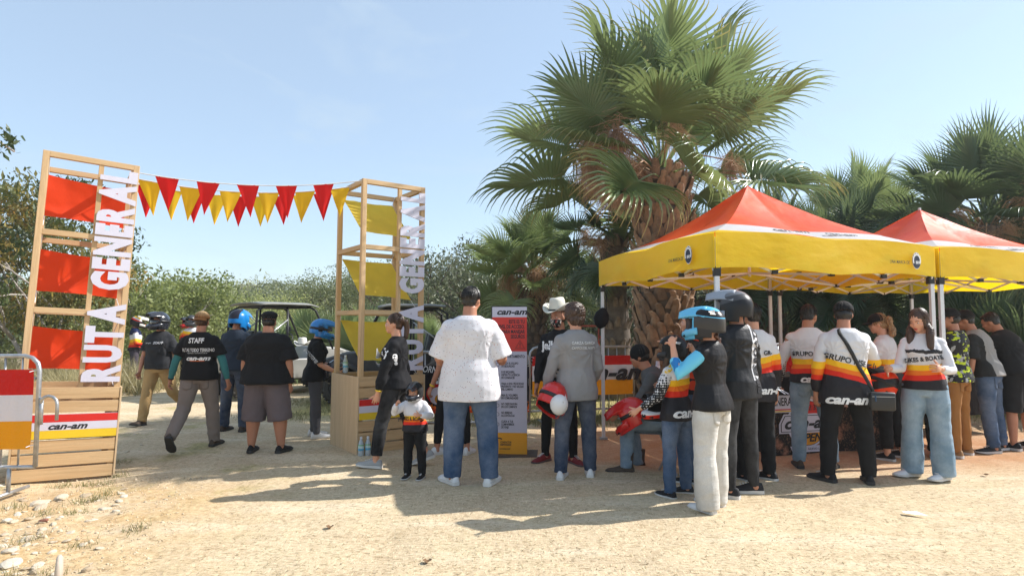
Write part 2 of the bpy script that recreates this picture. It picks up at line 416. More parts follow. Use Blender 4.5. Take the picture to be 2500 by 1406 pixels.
tower(TL, R(37), .045, REDCLOTH, [((.03, .25, z+.60), (S-.05, .30, z+.56), (S-.05, .32, z+.14), (.03, .27, z+.17)) for z in (2.47, 1.69, .9)], False, 0,
      'tall left wooden gateway tower with red cloth panels and lettering', 'red')
tower(TR, R(36), .006, YELCLOTH, [((.02, S-.04, z+.67), (S*.9, S-.06, z+.66), (S-.03, .22, z+.14), (.05, .16, z+.18)) for z in (2.47, 1.69, .9)], True, 0,
      'right wooden gateway tower with yellow cloth panels and lettering', 'yellow')

# ------------------------------------------------------------ bunting
PR = cm('red_pennant', srgb(236, 34, 32), .5); PY = cm('yellow_pennant', srgb(255, 206, 40), .55)
def bunting(A, B, sag, first, step, start, label, tilt):
    A, B = V(A), V(B); o = V(A); t = empty('bunting', A, 0, label, 'bunting', 'strings of pennants across the gateway')
    Ln = (B-A).length; f = lambda s: A.lerp(B, s)+V((0, 0, -sag*4*s*(1-s)))-A
    MB().tube([f(i/24) for i in range(25)], .006, 5).build('cord', ROPE, t)
    s = start; k = first; d = (B-A).normalized(); nr = d.cross(V((0, 0, 1))).normalized()
    while s+.26/Ln < .99:
        p, q = f(s), f(s+.235/Ln); w = rnd.uniform(-.10, .10)*tilt; sw = rnd.uniform(-.04, .05); ph = rnd.random()*9
        tip = (p+q)/2+V((0, 0, -.37))+nr*w+d*sw
        def fn(u, v):
            a = p.lerp(q, u); c = a.lerp(tip, v)
            return c+nr*(.022*math.sin(v*5+ph+u*3)*v*(1-v*.4)+.006*math.sin(u*9+ph))
        MB().grid(fn, 5, 9).build('pennant', (PR if k % 2 == 0 else PY) if first == 0 and step < .3 else (PR if step > .3 and first == 0 else PY), t, smooth=True); k += 1; s += step/Ln
def tl(x, y, z): return Matrix.Translation(V(TL)) @ Euler((0, .045, R(37))).to_matrix().to_4x4() @ V((x, y, z))
def tr_(x, y, z): return Matrix.Translation(V(TR)) @ Euler((0, .006, R(36))).to_matrix().to_4x4() @ V((x, y, z))
bunting(tl(S, 0, 3.19), tr_(0, 0, 3.24), .10, 0, .41, .075, 'topmost string of bright red pennants nearest the camera', 1)
bunting(tl(S, .12, 3.15), tr_(.02, .35, 3.24), .12, 1, .41, .01, 'middle string of yellow and red pennants between the towers', 1)
bunting(tl(S, .55, 3.18), tr_(0, .70, 3.25), .12, 0, .245, .02, 'rearmost lowest string of yellow and red pennants', 1)

# ------------------------------------------------------------ canopies
n = NT('yellow_canopy'); z_ = n.xyz()
cc = n.mix(n.rng(n.noise(3, 4), .3, .7), srgb(250, 212, 20), srgb(254, 222, 34)); n.col(cc); n.b.inputs['Roughness'].default_value = .5
n.bump(n.math('ADD', n.noise(3, 4, .55, stretch=(1, 1, 2.2)), n.math('MULTIPLY', n.noise(14, 3), .04)), .3, .04); n.trans(cc, .5); YCAN = n.m
n = NT('roof_canopy'); o = n.xyz()
cc = n.mix(n.rng(n.noise(3, 4), .3, .7), srgb(244, 84, 36), srgb(250, 106, 48))
cc = n.mix(n.math('LESS_THAN', o[2], 2.52), cc, (.78, .77, .78)); cc = n.mix(n.math('LESS_THAN', o[2], 2.40), cc, srgb(246, 204, 24))
n.col(cc); n.b.inputs['Roughness'].default_value = .42
n.bump(n.math('ADD', n.noise(1.6, 4, .55, stretch=(1, 1, .5)), n.math('MULTIPLY', n.noise(7, 2, .5, stretch=(1, 1, .3)), .12)), .45, .06); n.trans(cc, .38); RCAN = n.m
POLE = mat('white_pole', (.68, .68, .70), .35, .05, metal=.3)
LOGOB = mat('emblem_blue', srgb(28, 38, 62), .5, .1)
def emblem(M, s, parent):
    e = empty('emblem'); e.parent = parent
    b = MB(); b.add([M @ V((s*.56*math.cos(a), s*.72*math.sin(a), 0)) for a in [i*math.pi/12 for i in range(24)]], [tuple(range(24))]); b.build('disc', LOGOB, e)
    b = MB()
    vs = []
    for i in range(19):
        a = R(-150)-i*R(240)/18
        for r in (.46, .64): vs.append(M @ V((s*r*.85*math.cos(a), s*r*math.sin(a)+.02*s, .003)))
    b.add(vs, [(2*i, 2*i+1, 2*i+3, 2*i+2) for i in range(18)])
    for i in range(5):
        a = R(150-i*28)
        b.add([M @ V((s*r*.82*math.cos(a+k), s*r*math.sin(a+k), .003)) for r, k in ((.6, -.12), (.6, .12), (.74, .09), (.74, -.09))], [(0, 1, 2, 3)])
    b.build('gear_ring', WPRINT, e)
    b = MB(); b.add([M @ V((s*.62*math.cos(a)*.9, s*.78*math.sin(a), -.002)) for a in [i*math.pi/12 for i in range(24)]], [tuple(range(24))]); b.build('rim', WPRINT, e)
    text('BRP', s*.36, M @ Matrix.Translation((s*.12, -s*.18, .005)), WPRINT, e, offset=s*.012)
def tent(N, L_, R_, label, near=True):
    """N near corner, L_ left-back, R_ right corner: pole feet"""
    N, L_, R_ = V(N), V(L_), V(R_); B = L_+R_-N; t = empty('canopy_tent', N, 0, label, 'canopy tent', 'pop up canopy tents')
    cs = [V((0, 0, 0)), R_-N, B-N, L_-N]; ce = (cs[0]+cs[2])/2; top = V((ce.x, ce.y, 3.22 if near else 3.14))
    eh = 2.36
    for c in cs:
        p = MB(); d = (ce-c).normalized()*.04; p.box((c.x+d.x, c.y+d.y, 1.16), (.042, .042, 2.32)); p.build('pole', POLE, t, bev=.003)
        MB().box((c.x+d.x, c.y+d.y, .012), (.1, .1, .02)).build('foot_plate', GALV, t)
        MB().box((c.x+d.x*1.2, c.y+d.y*1.2, 2.0), (.062, .062, .09)).build('slider_joint', BLACK, t, bev=.004)
    # roof: four faces with a slight sag
    for k in range(4):
        a, b = cs[k], cs[(k+1) % 4]; sd_ = k*7.3+label.__len__()
        def fn(u, v):
            e = a.lerp(b, u); e.z = eh - .035*math.sin(math.pi*u)**2*0 + .03*abs(math.sin(math.pi*2*u))
            p = e.lerp(top, v); p.z -= .17*math.sin(math.pi*v)*(1-.45*abs(2*u-1)*1) ; 
            rid = max(0, 1-abs(2*u-1)*8)*0
            p.z += .012*noise.noise((u*4+sd_, v*4, 2)) ; return p
        MB().grid(fn, 24, 16).build('roof_panel', RCAN, t, smooth=True)
        out = ((a+b)/2-ce).normalized()
        def fv(u, v):
            e = a.lerp(b, u); e.z = eh + .03*abs(math.sin(math.pi*2*u)) - v*(.33+.025*math.sin(math.pi*u)**2)
            s_ = .018*math.sin(u*9+sd_)*v + .012*noise.noise((u*6+sd_, v*3, 0))
            return e+out*(.006+.03*v*math.sin(math.pi*u)+s_*math.sin(math.pi*u))
        MB().grid(fv, 30, 6).build('valance', YCAN, t, smooth=True)
        # scissor truss
        d = (b-a); q = 4
        for j in range(q):
            z0, z1 = (2.02, 2.24) if j % 2 == 0 else (2.24, 2.02)
            p0, p1 = a.lerp(b, j/q)-out*.05, a.lerp(b, (j+1)/q)-out*.05
            MB().beam(p0+V((0, 0, z0)), p1+V((0, 0, z1)), .014, .024).build('truss_bar', POLE, t)
            MB().beam(p0+V((0, 0, z1))-out*.02, p1+V((0, 0, z0))-out*.02, .014, .024).build('truss_bar', POLE, t)
            if j: 
                for zz in (2.02, 2.24): MB().box((p0.x, p0.y, zz), (.05, .05, .04)).build('truss_joint', BLACK, t)
        m_ = (a+b)/2-out*.06
        MB().beam(m_+V((0, 0, 2.02)), ce+V((0, 0, 2.14)), .014, .024).build('truss_bar', POLE, t)
        MB().beam(m_+V((0, 0, 2.26)), ce+V((0, 0, 2.36)), .014, .024).build('truss_bar', POLE, t)
    MB().tube([ce+V((0, 0, 2.1)), ce+V((0, 0, 3.16))], .02, 8).build('centre_mast', POLE, t)
    # prints
    def vp(k, u, zc):
        a, b = cs[k], cs[(k+1) % 4]; out = ((a+b)/2-ce).normalized(); e = a.lerp(b, u)
        e.z = zc; x = (b-a).normalized(); return frame(e+out*(.05+.012*math.sin(math.pi*u)), x, (0, 0, 1)), x, e, out
    for k, u, fl in ((0, .88, 0), (3, .86, 0), (1, .8, 0)):
        M, x, e, out = vp(k, u, 2.19)
        emblem(M, .115, t)
        M2, *_ = vp(k, u-.088, 2.165); text('UNA MARCA DE', .048, M2, BLKPRINT, t, shear=.15, offset=.0006, space=1.05, xs=.8)
    for u in (.36, .66):
        a, b = cs[0], cs[1]; e = a.lerp(b, u); e.z = 2.36; v = (2.52-2.36)/(3.22-2.36)
        p = e.lerp(top, .20); p.z -= .100-.012
        M = frame(p+V((0, 0, .035)), (b-a), top-e+V((0, 0, -.2))); logo(M, .13, BLKPRINT, t)
    return t
tN, tLc, tRc = (1.87, 5.62, 0), (1.18, 8.28, 0), (4.63, 6.7, 0)
tent(tN, tLc, tRc, 'near pop up canopy with orange peak and yellow valance')
dx = V(tRc)-V(tN)
t2 = V(tN)+dx*1.025+V((.02, .02, -.0))
tent(t2, V(tLc)+dx*1.02+V((.05, 0, 0)), t2+dx, 'farther red peaked canopy adjoining on the right', near=False)

# ------------------------------------------------------------ crowd barriers
def barrier(p0, p1, h, label, banner=None, feet=True, zb=.25, loops=False, bz=(.42, 1.12), bu=(.03, .97), post=None):
    p0, p1 = V(p0), V(p1); d = (p1-p0); Ln = d.length; a = math.atan2(d.y, d.x)
    t = empty('crowd_barrier', p0, a, label, 'barrier', 'metal crowd control barriers')
    r = .13; pts = [(0, 0, zb), (0, 0, h-r)]+[(r-r*math.cos(q), 0, h-r+r*math.sin(q)) for q in (R(30), R(60), R(90))]
    pts += [(Ln-x, 0, z) for x, _, z in reversed(pts)]
    MB().tube(pts, .019, 10).build('frame_tube', GALV, t, smooth=True)
    MB().tube([(0, 0, zb), (Ln, 0, zb)], .017, 8).build('bottom_rail', GALV, t, smooth=True)
    MB().tube([(.03, 0, h-.2), (Ln-.03, 0, h-.2)], .012, 8).build('top_rail', GALV, t, smooth=True)
    k = int(Ln/.14)
    for i in range(1, k): MB().tube([(i*Ln/k, 0, zb), (i*Ln/k, 0, h)], .009, 6).build('bar', GALV, t, smooth=True)
    for x in (.22, Ln-.22):
        MB().tube([(x, 0, zb), (x, 0, .03)], .017, 8).build('leg', GALV, t, smooth=True)
        MB().tube([(x, -.25, .02), (x, .25, .02)], .017, 8).build('foot', GALV, t, smooth=True)
    if loops:
        for x, s_ in ((Ln+.028, 1),):
            MB().tube([(x, 0, .62), (x, 0, .86)], .018, 8).build('hinge_sleeve', GALV, t, smooth=True)
            q = [(x, 0, .62), (x, 0, .80)]+[(x+.075-.075*math.cos(R(b)), -.02, .80+.075*math.sin(R(b))) for b in (30, 60, 90, 120, 150, 180)]+[(x+.15, -.02, .66)]
            MB().tube(q, .014, 8).build('hook', GALV, t, smooth=True)
    if banner:
        bm, z0, z1 = banner, bz[0], bz[1]; u0, u1 = bu[0]*Ln, bu[1]*Ln; sd_ = rnd.random()*30
        MB().grid(lambda u, v: (u0+(u1-u0)*u, -.028-.012*math.sin(u*17+sd_)*math.sin(v*3)-.008*noise.noise((u*6+sd_, v*4, 0)), z0+(z1-z0)*v), 30, 10).build('banner', bm, t, smooth=True)
        for u in (u0+.02, u1-.02):
            for z in (z0+.02, z1-.02): MB().tube([(u, -.05, z), (u+.02*(1 if u > Ln/2 else -1), -.02, z+.01), (0 if u < Ln/2 else Ln, 0, z+.01)], .004, 5).build('cable_tie', ROPE, t)
    return t
BAN = bands('striped_banner', [(.655, srgb(238, 160, 20)), (.885, (.74, .72, .76)), (9, srgb(206, 30, 22))], wr=.4, rough=.45, trans=.2)
# the nearest barrier, leaving the frame at the left
barrier((-6.45, 5.42, 0), (-4.24, 5.55, 0), 1.23, 'rusty galvanised barrier with striped banner in front of left tower', BAN, loops=True, bz=(.41, 1.11), bu=(.1, .985))
g1, g2 = gnd(1290, 1052), gnd(1532, 1030)
bb = barrier((.27, 9.45, 0), (1.95, 9.9, 0), 1.17, 'barrier with striped banner behind the man in grey', BAN, bz=(.42, 1.03), zb=.2, bu=(.02, .98))
logo(frame((1.28, -.055, .76), (1, 0, 0), (0, 0, 1)), .34, BLKPRINT, bb)
b2 = bands('red_white_banner', [(.70, (.74, .72, .76)), (9, srgb(206, 30, 22))], wr=.4, rough=.45, trans=.15)
bb = barrier((3.75, 9.9, 0), (6.0, 10.3, 0), 1.2, 'barrier with red and white banner behind the table', b2, zb=.2, bz=(.5, 1.06))
text('D', .42, frame((.42, -.06, .80), (1, 0, 0), (0, 0, 1)), LOGOB, bb, offset=.012, shear=.1, xs=1.5)
# black printed banner barrier beside the right tower
def xt(n, cc, o):
    x, z = o[0], o[2]
    ck = n.n('ShaderNodeTexChecker'); ck.inputs['Scale'].default_value = 26; rt = n.n('ShaderNodeMapping'); rt.inputs['Rotation'].default_value = (0, .25, 0)
    n.l(n.tc.outputs['Object'], rt.inputs[0]); n.l(rt.outputs[0], ck.inputs[0]); ck.inputs[1].default_value = (.75, .75, .75, 1); ck.inputs[2].default_value = (.01, .01, .01, 1)
    def win(a, b, c, d):
        return n.math('MULTIPLY', n.math('MULTIPLY', n.math('GREATER_THAN', x, a), n.math('LESS_THAN', x, b)), n.math('MULTIPLY', n.math('GREATER_THAN', z, c), n.math('LESS_THAN', z, d)))
    def disc(cx, cz, r, rx=1):
        q = n.math('SQRT', n.math('ADD', n.math('POWER', n.math('MULTIPLY', n.math('SUBTRACT', x, cx), rx), 2), n.math('POWER', n.math('SUBTRACT', z, cz), 2)))
        return n.math('LESS_THAN', n.math('ADD', q, n.math('MULTIPLY', n.math('SUBTRACT', n.noise(9, 2), .5), .03)), r)
    cc = n.mix(win(.42, .70, .72, .88), cc, ck.outputs[0])
    cc = n.mix(disc(.44, .63, .12), cc, srgb(196, 24, 24)); cc = n.mix(disc(.47, .60, .11), cc, (.70, .66, .76)); cc = n.mix(disc(.50, .56, .07), cc, srgb(222, 150, 30))
    cc = n.mix(disc(.78, .66, .16, 1.2), cc, srgb(222, 150, 50)); cc = n.mix(disc(.80, .67, .10, 1.2), cc, srgb(200, 40, 30))
    fl = n.math('MULTIPLY', n.math('GREATER_THAN', n.noise(16, 4, .7, stretch=(1, 1, .5)), n.math('ADD', .45, n.math('MULTIPLY', n.math('SUBTRACT', z, .42), 1.2))), n.math('LESS_THAN', z, .60))
    cc = n.mix(fl, cc, n.mix(n.rng(n.noise(30, 2), .4, .6), srgb(220, 50, 20), srgb(246, 140, 40)))
    cc = n.mix(n.math('MULTIPLY', win(.5, .95, .86, .93), n.math('GREATER_THAN', n.noise(14, 2, stretch=(1, 1, 3)), .52)), cc, srgb(200, 30, 30))
    return cc
BORN = bands('black_printed_banner', [(9, (.012, .012, .016))], wr=.35, rough=.5, extra=xt)
bb = barrier((-1.42, 7.95, 0), (.22, 8.12, 0), 1.16, 'barrier with black flame printed banner beside right tower', BORN, zb=.25, bz=(.38, .99), bu=(.0, 1))
text('BORN WITH IT', .115, frame((.50, -.06, .93), (1, 0, -.06), (0, 0, 1)), WPRINT, bb, shear=.25, offset=.002, xs=.72)
barrier((-10.5, 12.5, 0), (-8.2, 12.7, 0), 1.15, 'distant barrier at the left field edge') if False else None

# ------------------------------------------------------------ totem sign
t = empty('totem_sign', gnd(1243, 1110), R(-4), 'tall standing sign with safety rules in Spanish behind the large man', 'sign')
w, h = .42, 1.72
MB().box((0, 0, h/2+.012), (w, .05, h)).build('board', BLACK, t, bev=.002)
MB().box((.02, .05, .008), (.62, .4, .016)).build('base_plate', mat('dark_steel', (.06, .055, .05), .5), t, bev=.002)
yy = -.0275
for z0, z1, m_, nm in ((1.60, h, WHITE, 'white_header'), (1.20, 1.60, mat('sign_red', srgb(214, 52, 40), .5, .03), 'red_field'), (.26, 1.20, mat('sign_lilac', (.56, .54, .64), .5, .03), 'pale_field'), (.012, .26, mat('sign_yellow', srgb(236, 160, 28), .5, .03), 'yellow_footer')):
    MB().box((.006, yy, (z0+z1)/2), (w-.012, .004, z1-z0)).build(nm, m_, t)
def st(s, x, z, sz, al='LEFT', sp=1, **k): text(s, sz, frame((x, yy-.0035, z), (1, 0, 0), (0, 0, 1)), BLKPRINT, t, 'sign_text', ax=al, xs=.66, offset=sz*.03, space=sp, **k)
logo(frame((.03, yy-.0035, 1.66), (1, 0, 0), (0, 0, 1)), .095, BLKPRINT, t)
for i, s_ in enumerate(('ESTE ES TU', 'NIVEL DE ACCESO.', 'PARA MANEJAR', 'SEGUROS')): st(s_, .185, 1.545-.058*i, .058, 'RIGHT')
b = MB()
for k in range(3):
    a0, a1 = R(90+120*k), R(210+120*k)
    for r0, r1 in ((.068, .062), (.052, .049)):
        b.add([(.13+r*math.cos(a), yy-.0036, 1.265+r*math.sin(a)) for r, a in ((r0, a0), (r0, a1), (r1, a1), (r1, a0))], [(0, 1, 2, 3)])
b.build('warning_triangle', BLKPRINT, t); st('!', .13, 1.27, .07, 'CENTER')
st('COMPORTAMIENTO:', .045, 1.14, .046, 'CENTER')
rules = [('UTILIZA EL EQUIPO', 'DE SEGURIDAD'), ('SI SE REQUIERE,', 'OBTEN TU LICENCIA', 'DE CONDUCIR'), ('VIAJA A UNA VELOCIDAD', 'PRUDENTE Y NO SALGAS', 'DEL CAMINO'), ('BAJA EL VOLUMEN', 'EN COMUNIDADES'), ('NO DEJES BASURA', 'EN LOS CAMINOS'), ('NO BEBIDAS', 'ALCOHÓLICAS'), ('CUIDA A TUS', 'COMPAÑEROS', 'DE VIAJE')]
z = 1.06
for rl in rules:
    zi = z-.016*(len(rl)-1)
    b = MB(); b.add([(-.135+r*math.cos(a), yy-.0036, zi+r*math.sin(a)) for r in (.022, .018) for a in [R(i*30) for i in range(12)]], [(i, (i+1) % 12, 12+(i+1) % 12, 12+i) for i in range(12)]); b.build('rule_icon', BLKPRINT, t)
    for s_ in rl: st(s_, -.09, z, .0345); z -= .033
    z -= .035
b = MB(); q = [R(40+i*20) for i in range(11)]
b.add([(-.115+r*math.cos(a), yy-.0036, .155+r*math.sin(a)) for r in (.05, .037) for a in q], [(i, i+1, 12+i, 11+i) for i in range(10)]); b.build('arc_mark', BLKPRINT, t)
st('CONDUCTOR', -.10, .15, .03); st('RESPONSABLE', -.10, .122, .03); st('UN PROGRAMA DE BRP', -.11, .075, .018)

# ------------------------------------------------------------ event table with printed front
ta = math.atan2(1.08, 2.76)
t = empty('event_table', (2.99, 7.15, 0), R(14), 'table with black top and printed rock front under the canopy', 'table')
TW = 1.9
MB().box((TW/2, .36, .885), (TW+.02, .76, .04)).build('tabletop', BLACK, t, bev=.004)
MB().grid(lambda u, v: (TW*u, -.025-.008*math.sin(u*20), .70+.21*v), 24, 3).build('black_cloth_edge', cloth('black_cloth', (.014, .013, .016)), t, smooth=True)
def ft(n, cc, o):
    x, z = o[0], o[2]
    rk = n.n('ShaderNodeTexVoronoi'); rk.inputs['Scale'].default_value = 7; rk.feature = 'F1'; dn = n.noise(5, 4, .7); 
    n.l(n.tc.outputs['Object'], rk.inputs[0]); rc = n.mix(n.rng(dn, .42, .6), (.018, .014, .012), srgb(176, 122, 96))
    rc = n.mix(n.rng(rk.outputs[0], .25, .5), rc, (.012, .01, .01))
    rc = n.mix(n.rng(n.noise(60, 4, .8), .55, .7, 0, .7), rc, srgb(214, 160, 130))
    return n.mix(n.math('GREATER_THAN', n.math('ADD', z, n.math('MULTIPLY', n.noise(4, 2), .06)), .57), rc, srgb(206, 170, 156))
FRONT = bands('rock_print', [(9, (.1, .1, .1))], wr=.15, rough=.6, extra=ft)
MB().grid(lambda u, v: (TW*u, -.01, .01+.72*v), 20, 4).build('printed_front', FRONT, t, smooth=True)
MB().grid(lambda u, v: (0, .75*u, .01+.87*v), 6, 4).build('side_cloth', MATS['black_cloth'], t)
MB().grid(lambda u, v: (TW, .75*u, .01+.87*v), 6, 4).build('side_cloth', MATS['black_cloth'], t)
MB().box((.12, -.018, .60), (.42, .006, .20)).build('name_card', WHITE, t); MB().box((.12, -.022, .535), (.42, .004, .012)).build('card_stripe', REDC, t); MB().box((.12, -.022, .515), (.42, .004, .012)).build('card_stripe', YELC, t)
text('GENERAL', .13, frame((.12, -.0225, .62), (1, 0, 0), (0, 0, 1)), BLKPRINT, t, 'card_text', offset=.003, xs=.62)
e = empty('event_logo', (.47, -.016, .37)); e.parent = t; e.scale = (1.1, 1, 1.1)
def disc(r, y, m_, nm, a0=0, a1=360, sx=1, ring=0):
    q = [R(a0+(a1-a0)*i/30) for i in range(31)]; b = MB(); b.add([(r*sx*math.cos(a), y, r*math.sin(a)) for a in q], [tuple(range(31))]); b.build(nm, m_, e)
disc(.255, 0, WHITE, 'badge_rim'); disc(.235, -.003, BLKPRINT, 'badge_ring'); disc(.228, -.006, REDC, 'badge_top', 8, 172); disc(.228, -.006, mat('badge_yellow', srgb(226, 150, 30), .6), 'badge_bottom', 188, 352)
def poly(pts, y, m_, nm): b = MB(); b.add([(x, y, z) for x, z in pts], [tuple(range(len(pts)))]); b.build(nm, m_, e)
poly([(-.36, -.10), (.30, -.10), (.36, .0), (.36, .10), (-.30, .10), (-.36, 0)], -.009, WHITE, 'badge_plate')
poly([(-.34, -.085), (.29, -.085), (.34, 0), (.34, .085), (-.29, .085), (-.34, 0)], -.012, BLKPRINT, 'badge_plate_line'); poly([(-.332, -.078), (.285, -.078), (.332, 0), (.332, .078), (-.285, .078), (-.332, 0)], -.015, WHITE, 'badge_plate_face')
logo(frame((0, -.018, 0), (1, 0, 0), (0, 0, 1)), .165, BLKPRINT, e)
text('2023', .08, frame((0, -.012, .16), (1, 0, 0), (0, 0, 1)), BLKPRINT, e, space=1.3); text('OPEN', .12, frame((0, -.012, -.155), (1, 0, 0), (0, 0, 1)), BLKPRINT, e, shear=.3, offset=.003)
poly([(-.2, -.30), (.2, -.30), (.23, -.235), (-.23, -.235)], -.009, WHITE, 'badge_caption'); text('SANTIAGO, NUEVO LEÓN', .034, frame((0, -.012, -.27), (1, 0, 0), (0, 0, 1)), BLKPRINT, e)
# second table farther right, black cloth
t = empty('side_table', (5.35, 8.3, 0), R(14), 'black covered table behind the men at the right edge', 'table')
MB().box((1.1, .35, .80), (2.3, .7, .04)).build('tabletop', BLACK, t, bev=.004)
MB().grid(lambda u, v: (2.25*u, -.02-.012*math.sin(u*31), .28+.54*v), 30, 3).build('table_skirt', MATS['black_cloth'], t, smooth=True)
for x in (.1, 2.1):
    for y in (.08, .6): MB().tube([(x, y, 0), (x, y, .79)], .014, 6).build('leg', GALV, t)
# small dark table with can behind the seated man
t = empty('small_table', (1.98, 8.75, 0), R(5), 'small dark table beside the palm trunk', 'table')
MB().box((.3, .2, .72), (.62, .42, .03)).build('tabletop', BLACK, t, bev=.004)
MB().grid(lambda u, v: (.6*u, -.015-.01*math.sin(u*17), .25+.48*v), 14, 3).build('table_skirt', MATS['black_cloth'], t, smooth=True)
for x in (.03, .57):
    for y in (.03, .37): MB().tube([(x, y, 0), (x, y, .71)], .012, 6).build('leg', GALV, t)
t = empty('spray_can', (2.08, 8.82, .737), 0, 'blue and white disinfectant spray can on the small table', 'spray can')
MB().tube([(0, 0, 0), (0, 0, .2)], .034, 14).build('can_body', bands('can_print', [(.05, srgb(70, 150, 200)), (.11, srgb(150, 200, 226)), (.16, srgb(60, 130, 190)), (9, (.7, .75, .8))], rough=.3, wr=.05, wob=.08), t, smooth=True)
MB().tube([(0, 0, .2), (0, 0, .21), (0, 0, .26)], [.034, .028, .027], 14).build('can_cap', WHITE, t, smooth=True)
for i, (x, y) in enumerate(((3.42, 7.32), (3.47, 7.42))):
    t = empty('thermos', (x, y, .905), 0, ('steel flask with black lid nearest the pole on the printed table', 'second steel flask with black lid behind its twin')[i], 'flask')
    MB().tube([(0, 0, 0), (0, 0, .16)], .03, 14).build('flask_body', GALV, t, smooth=True); MB().tube([(0, 0, .16), (0, 0, .22)], .026, 12).build('flask_lid', BLACK, t, smooth=True)
t = empty('cable_heap', (3.55, 7.22, .905), 0, 'black gloves heaped on the printed table edge', 'gloves')
b = MB(); [b.ell((rnd.uniform(-.1, .1), rnd.uniform(-.04, .04), .015), (.05, .03, .02), Matrix.Rotation(rnd.random()*3, 3, 'Z')) for _ in range(5)]; b.build('glove', MATS['black_cloth'], t, smooth=True)

# bottles
BOT = NT('clear_bottle'); BOT.col((.75, .85, .9)); BOT.b.inputs['Transmission Weight'].default_value = .45; BOT.b.inputs['Roughness'].default_value = .08; BOT = BOT.m
BLAB = bands('bottle_label', [(.09, srgb(90, 170, 200)), (.12, srgb(200, 220, 220)), (9, srgb(120, 180, 120))], rough=.4, wr=.1, wob=.05)
def bottle(p, label, group=None):
    t = empty('water_bottle', p, 0, label, 'bottle', group)
    MB().tube([(0, 0, z) for z in (0, .01, .06, .065, .07, .14, .17, .195, .2)], [.028, .033, .033, .031, .033, .033, .022, .013, .013], 14).build('bottle_body', BOT, t, smooth=True)
    MB().tube([(0, 0, .07), (0, 0, .135)], .0336, 14, cap=False).build('bottle_label', BLAB, t, smooth=True)
    MB().tube([(0, 0, .2), (0, 0, .222)], .0155, 12).build('bottle_cap', mat('cap_white', (.7, .75, .8), .4), t)
bottle(V(TR)+V((-.32, .62, .902))+V((-.02, 0, 0)), 'upright water bottle on the crate rim of right tower')
for i, (dx_, dy_) in enumerate(((.07, -.10), (.14, -.06))):
    bottle(V(TR)+V((dx_-.02, dy_-.0, 0)), ('left bottle of the pair on the ground by the crate corner', 'right bottle of the pair on the ground by the crate corner')[i], 'bottles on the ground by the crate')
# hanging black bag
t = empty('hanging_bag', at(1482, 712, 8.2), 0, 'black bag hanging by its strap from the canopy', 'bag')
b = MB(); M_ = Matrix.Rotation(R(12), 3, 'Y')
b.loft([[M_ @ V((x*s, y*s*.5, z)) for x, y in ((-.09, -.06), (0, -.08), (.09, -.06), (.1, .05), (0, .07), (-.1, .05))] for s, z in ((.2, -.50), (.75, -.46), (1.05, -.38), (.9, -.30), (.45, -.24), (.2, -.22))])
b.build('bag_pouch', cloth('bag_cloth', (.012, .012, .014)), t, smooth=True)
MB().tube([(-.01, 0, -.24), (-.012, 0, -.1), (0, 0, .02)], .02, 6, flat=.3).build('strap', MATS['bag_cloth'], t)
# paper and leaf on the ground
p = gnd(2207, 1255); b = MB(); b.add([(0, .0, .012), (.16, -.05, .004), (.12, .03, .016), (.02, .06, .008)], [(0, 1, 2), (0, 2, 3)])
tag(b.build('paper_scrap', mat('paper', (.75, .73, .7), .8)), 'white crumpled paper scrap lying on the bare dirt', 'paper').location = p
for q, lb in (((2406, 1160), 'curled dry leaf on the dirt right of the white shoes'), ((1043, 1372), 'curled dry leaf on the dirt at the lower middle'), ((805, 1288), 'dark wood chip on the dirt below the shadows')):
    b = MB(); b.grid(lambda u, v: (.06*(u-.5)*math.sin(.3+2.4*v), .05*(v-.5), .006+.010*(2*u-1)**2), 4, 4)
    tag(b.build('dry_leaf', mat('dry_leaf', srgb(120, 90, 60), .8), smooth=True), lb, 'leaf', 'dry bits on the dirt').location = gnd(*q)
# weathered stake in the near left corner
p = gnd(140, 1412); b = MB(); pts = [(0, 0, -.05), (.0, .01, .05), (-.005, .02, .115), (-.01, .025, .13)]
b.tube([V(q) for q in pts], [.028, .027, .022, .010], 9, flat=.7); o = b.build('wooden_stake', wood('weathered_wood', (.45, .37, .29), (.62, .53, .43), 2), smooth=True)
o.location = p+V((0, 0, 0)); tag(o, 'short weathered wooden stake driven into the ground at lower left', 'stake')
# ------------------------------------------------------------ people
DRAFT = False
def remesh(mb, name, m, parent, vox=.012, sm=3, disp=None, label=None):
    if DRAFT: vox *= 1.3
    me = mb.mesh('t'); o = bpy.data.objects.new('t', me)
    x = o.modifiers.new('r', 'REMESH'); x.mode = 'VOXEL'; x.voxel_size = vox; x.use_smooth_shade = True
    if sm: x = o.modifiers.new('s', 'SMOOTH'); x.factor = .5; x.iterations = sm
    me2 = baked(o); bpy.data.meshes.remove(me)
    if disp is not None:
        n = len(me2.vertices); co = np.empty(n*3, np.float32); me2.vertices.foreach_get('co', co); co = co.reshape(-1, 3)
        no = np.empty(n*3, np.float32); me2.vertices.foreach_get('normal', no); no = no.reshape(-1, 3)
        co = co + disp(co, no); me2.vertices.foreach_set('co', co.astype(np.float32).ravel()); me2.update()
    me2.name = name
    return link(name, me2, m, parent, smooth=True, label=label)
def ridge(a): return 1-2*np.abs(np.sin(a))
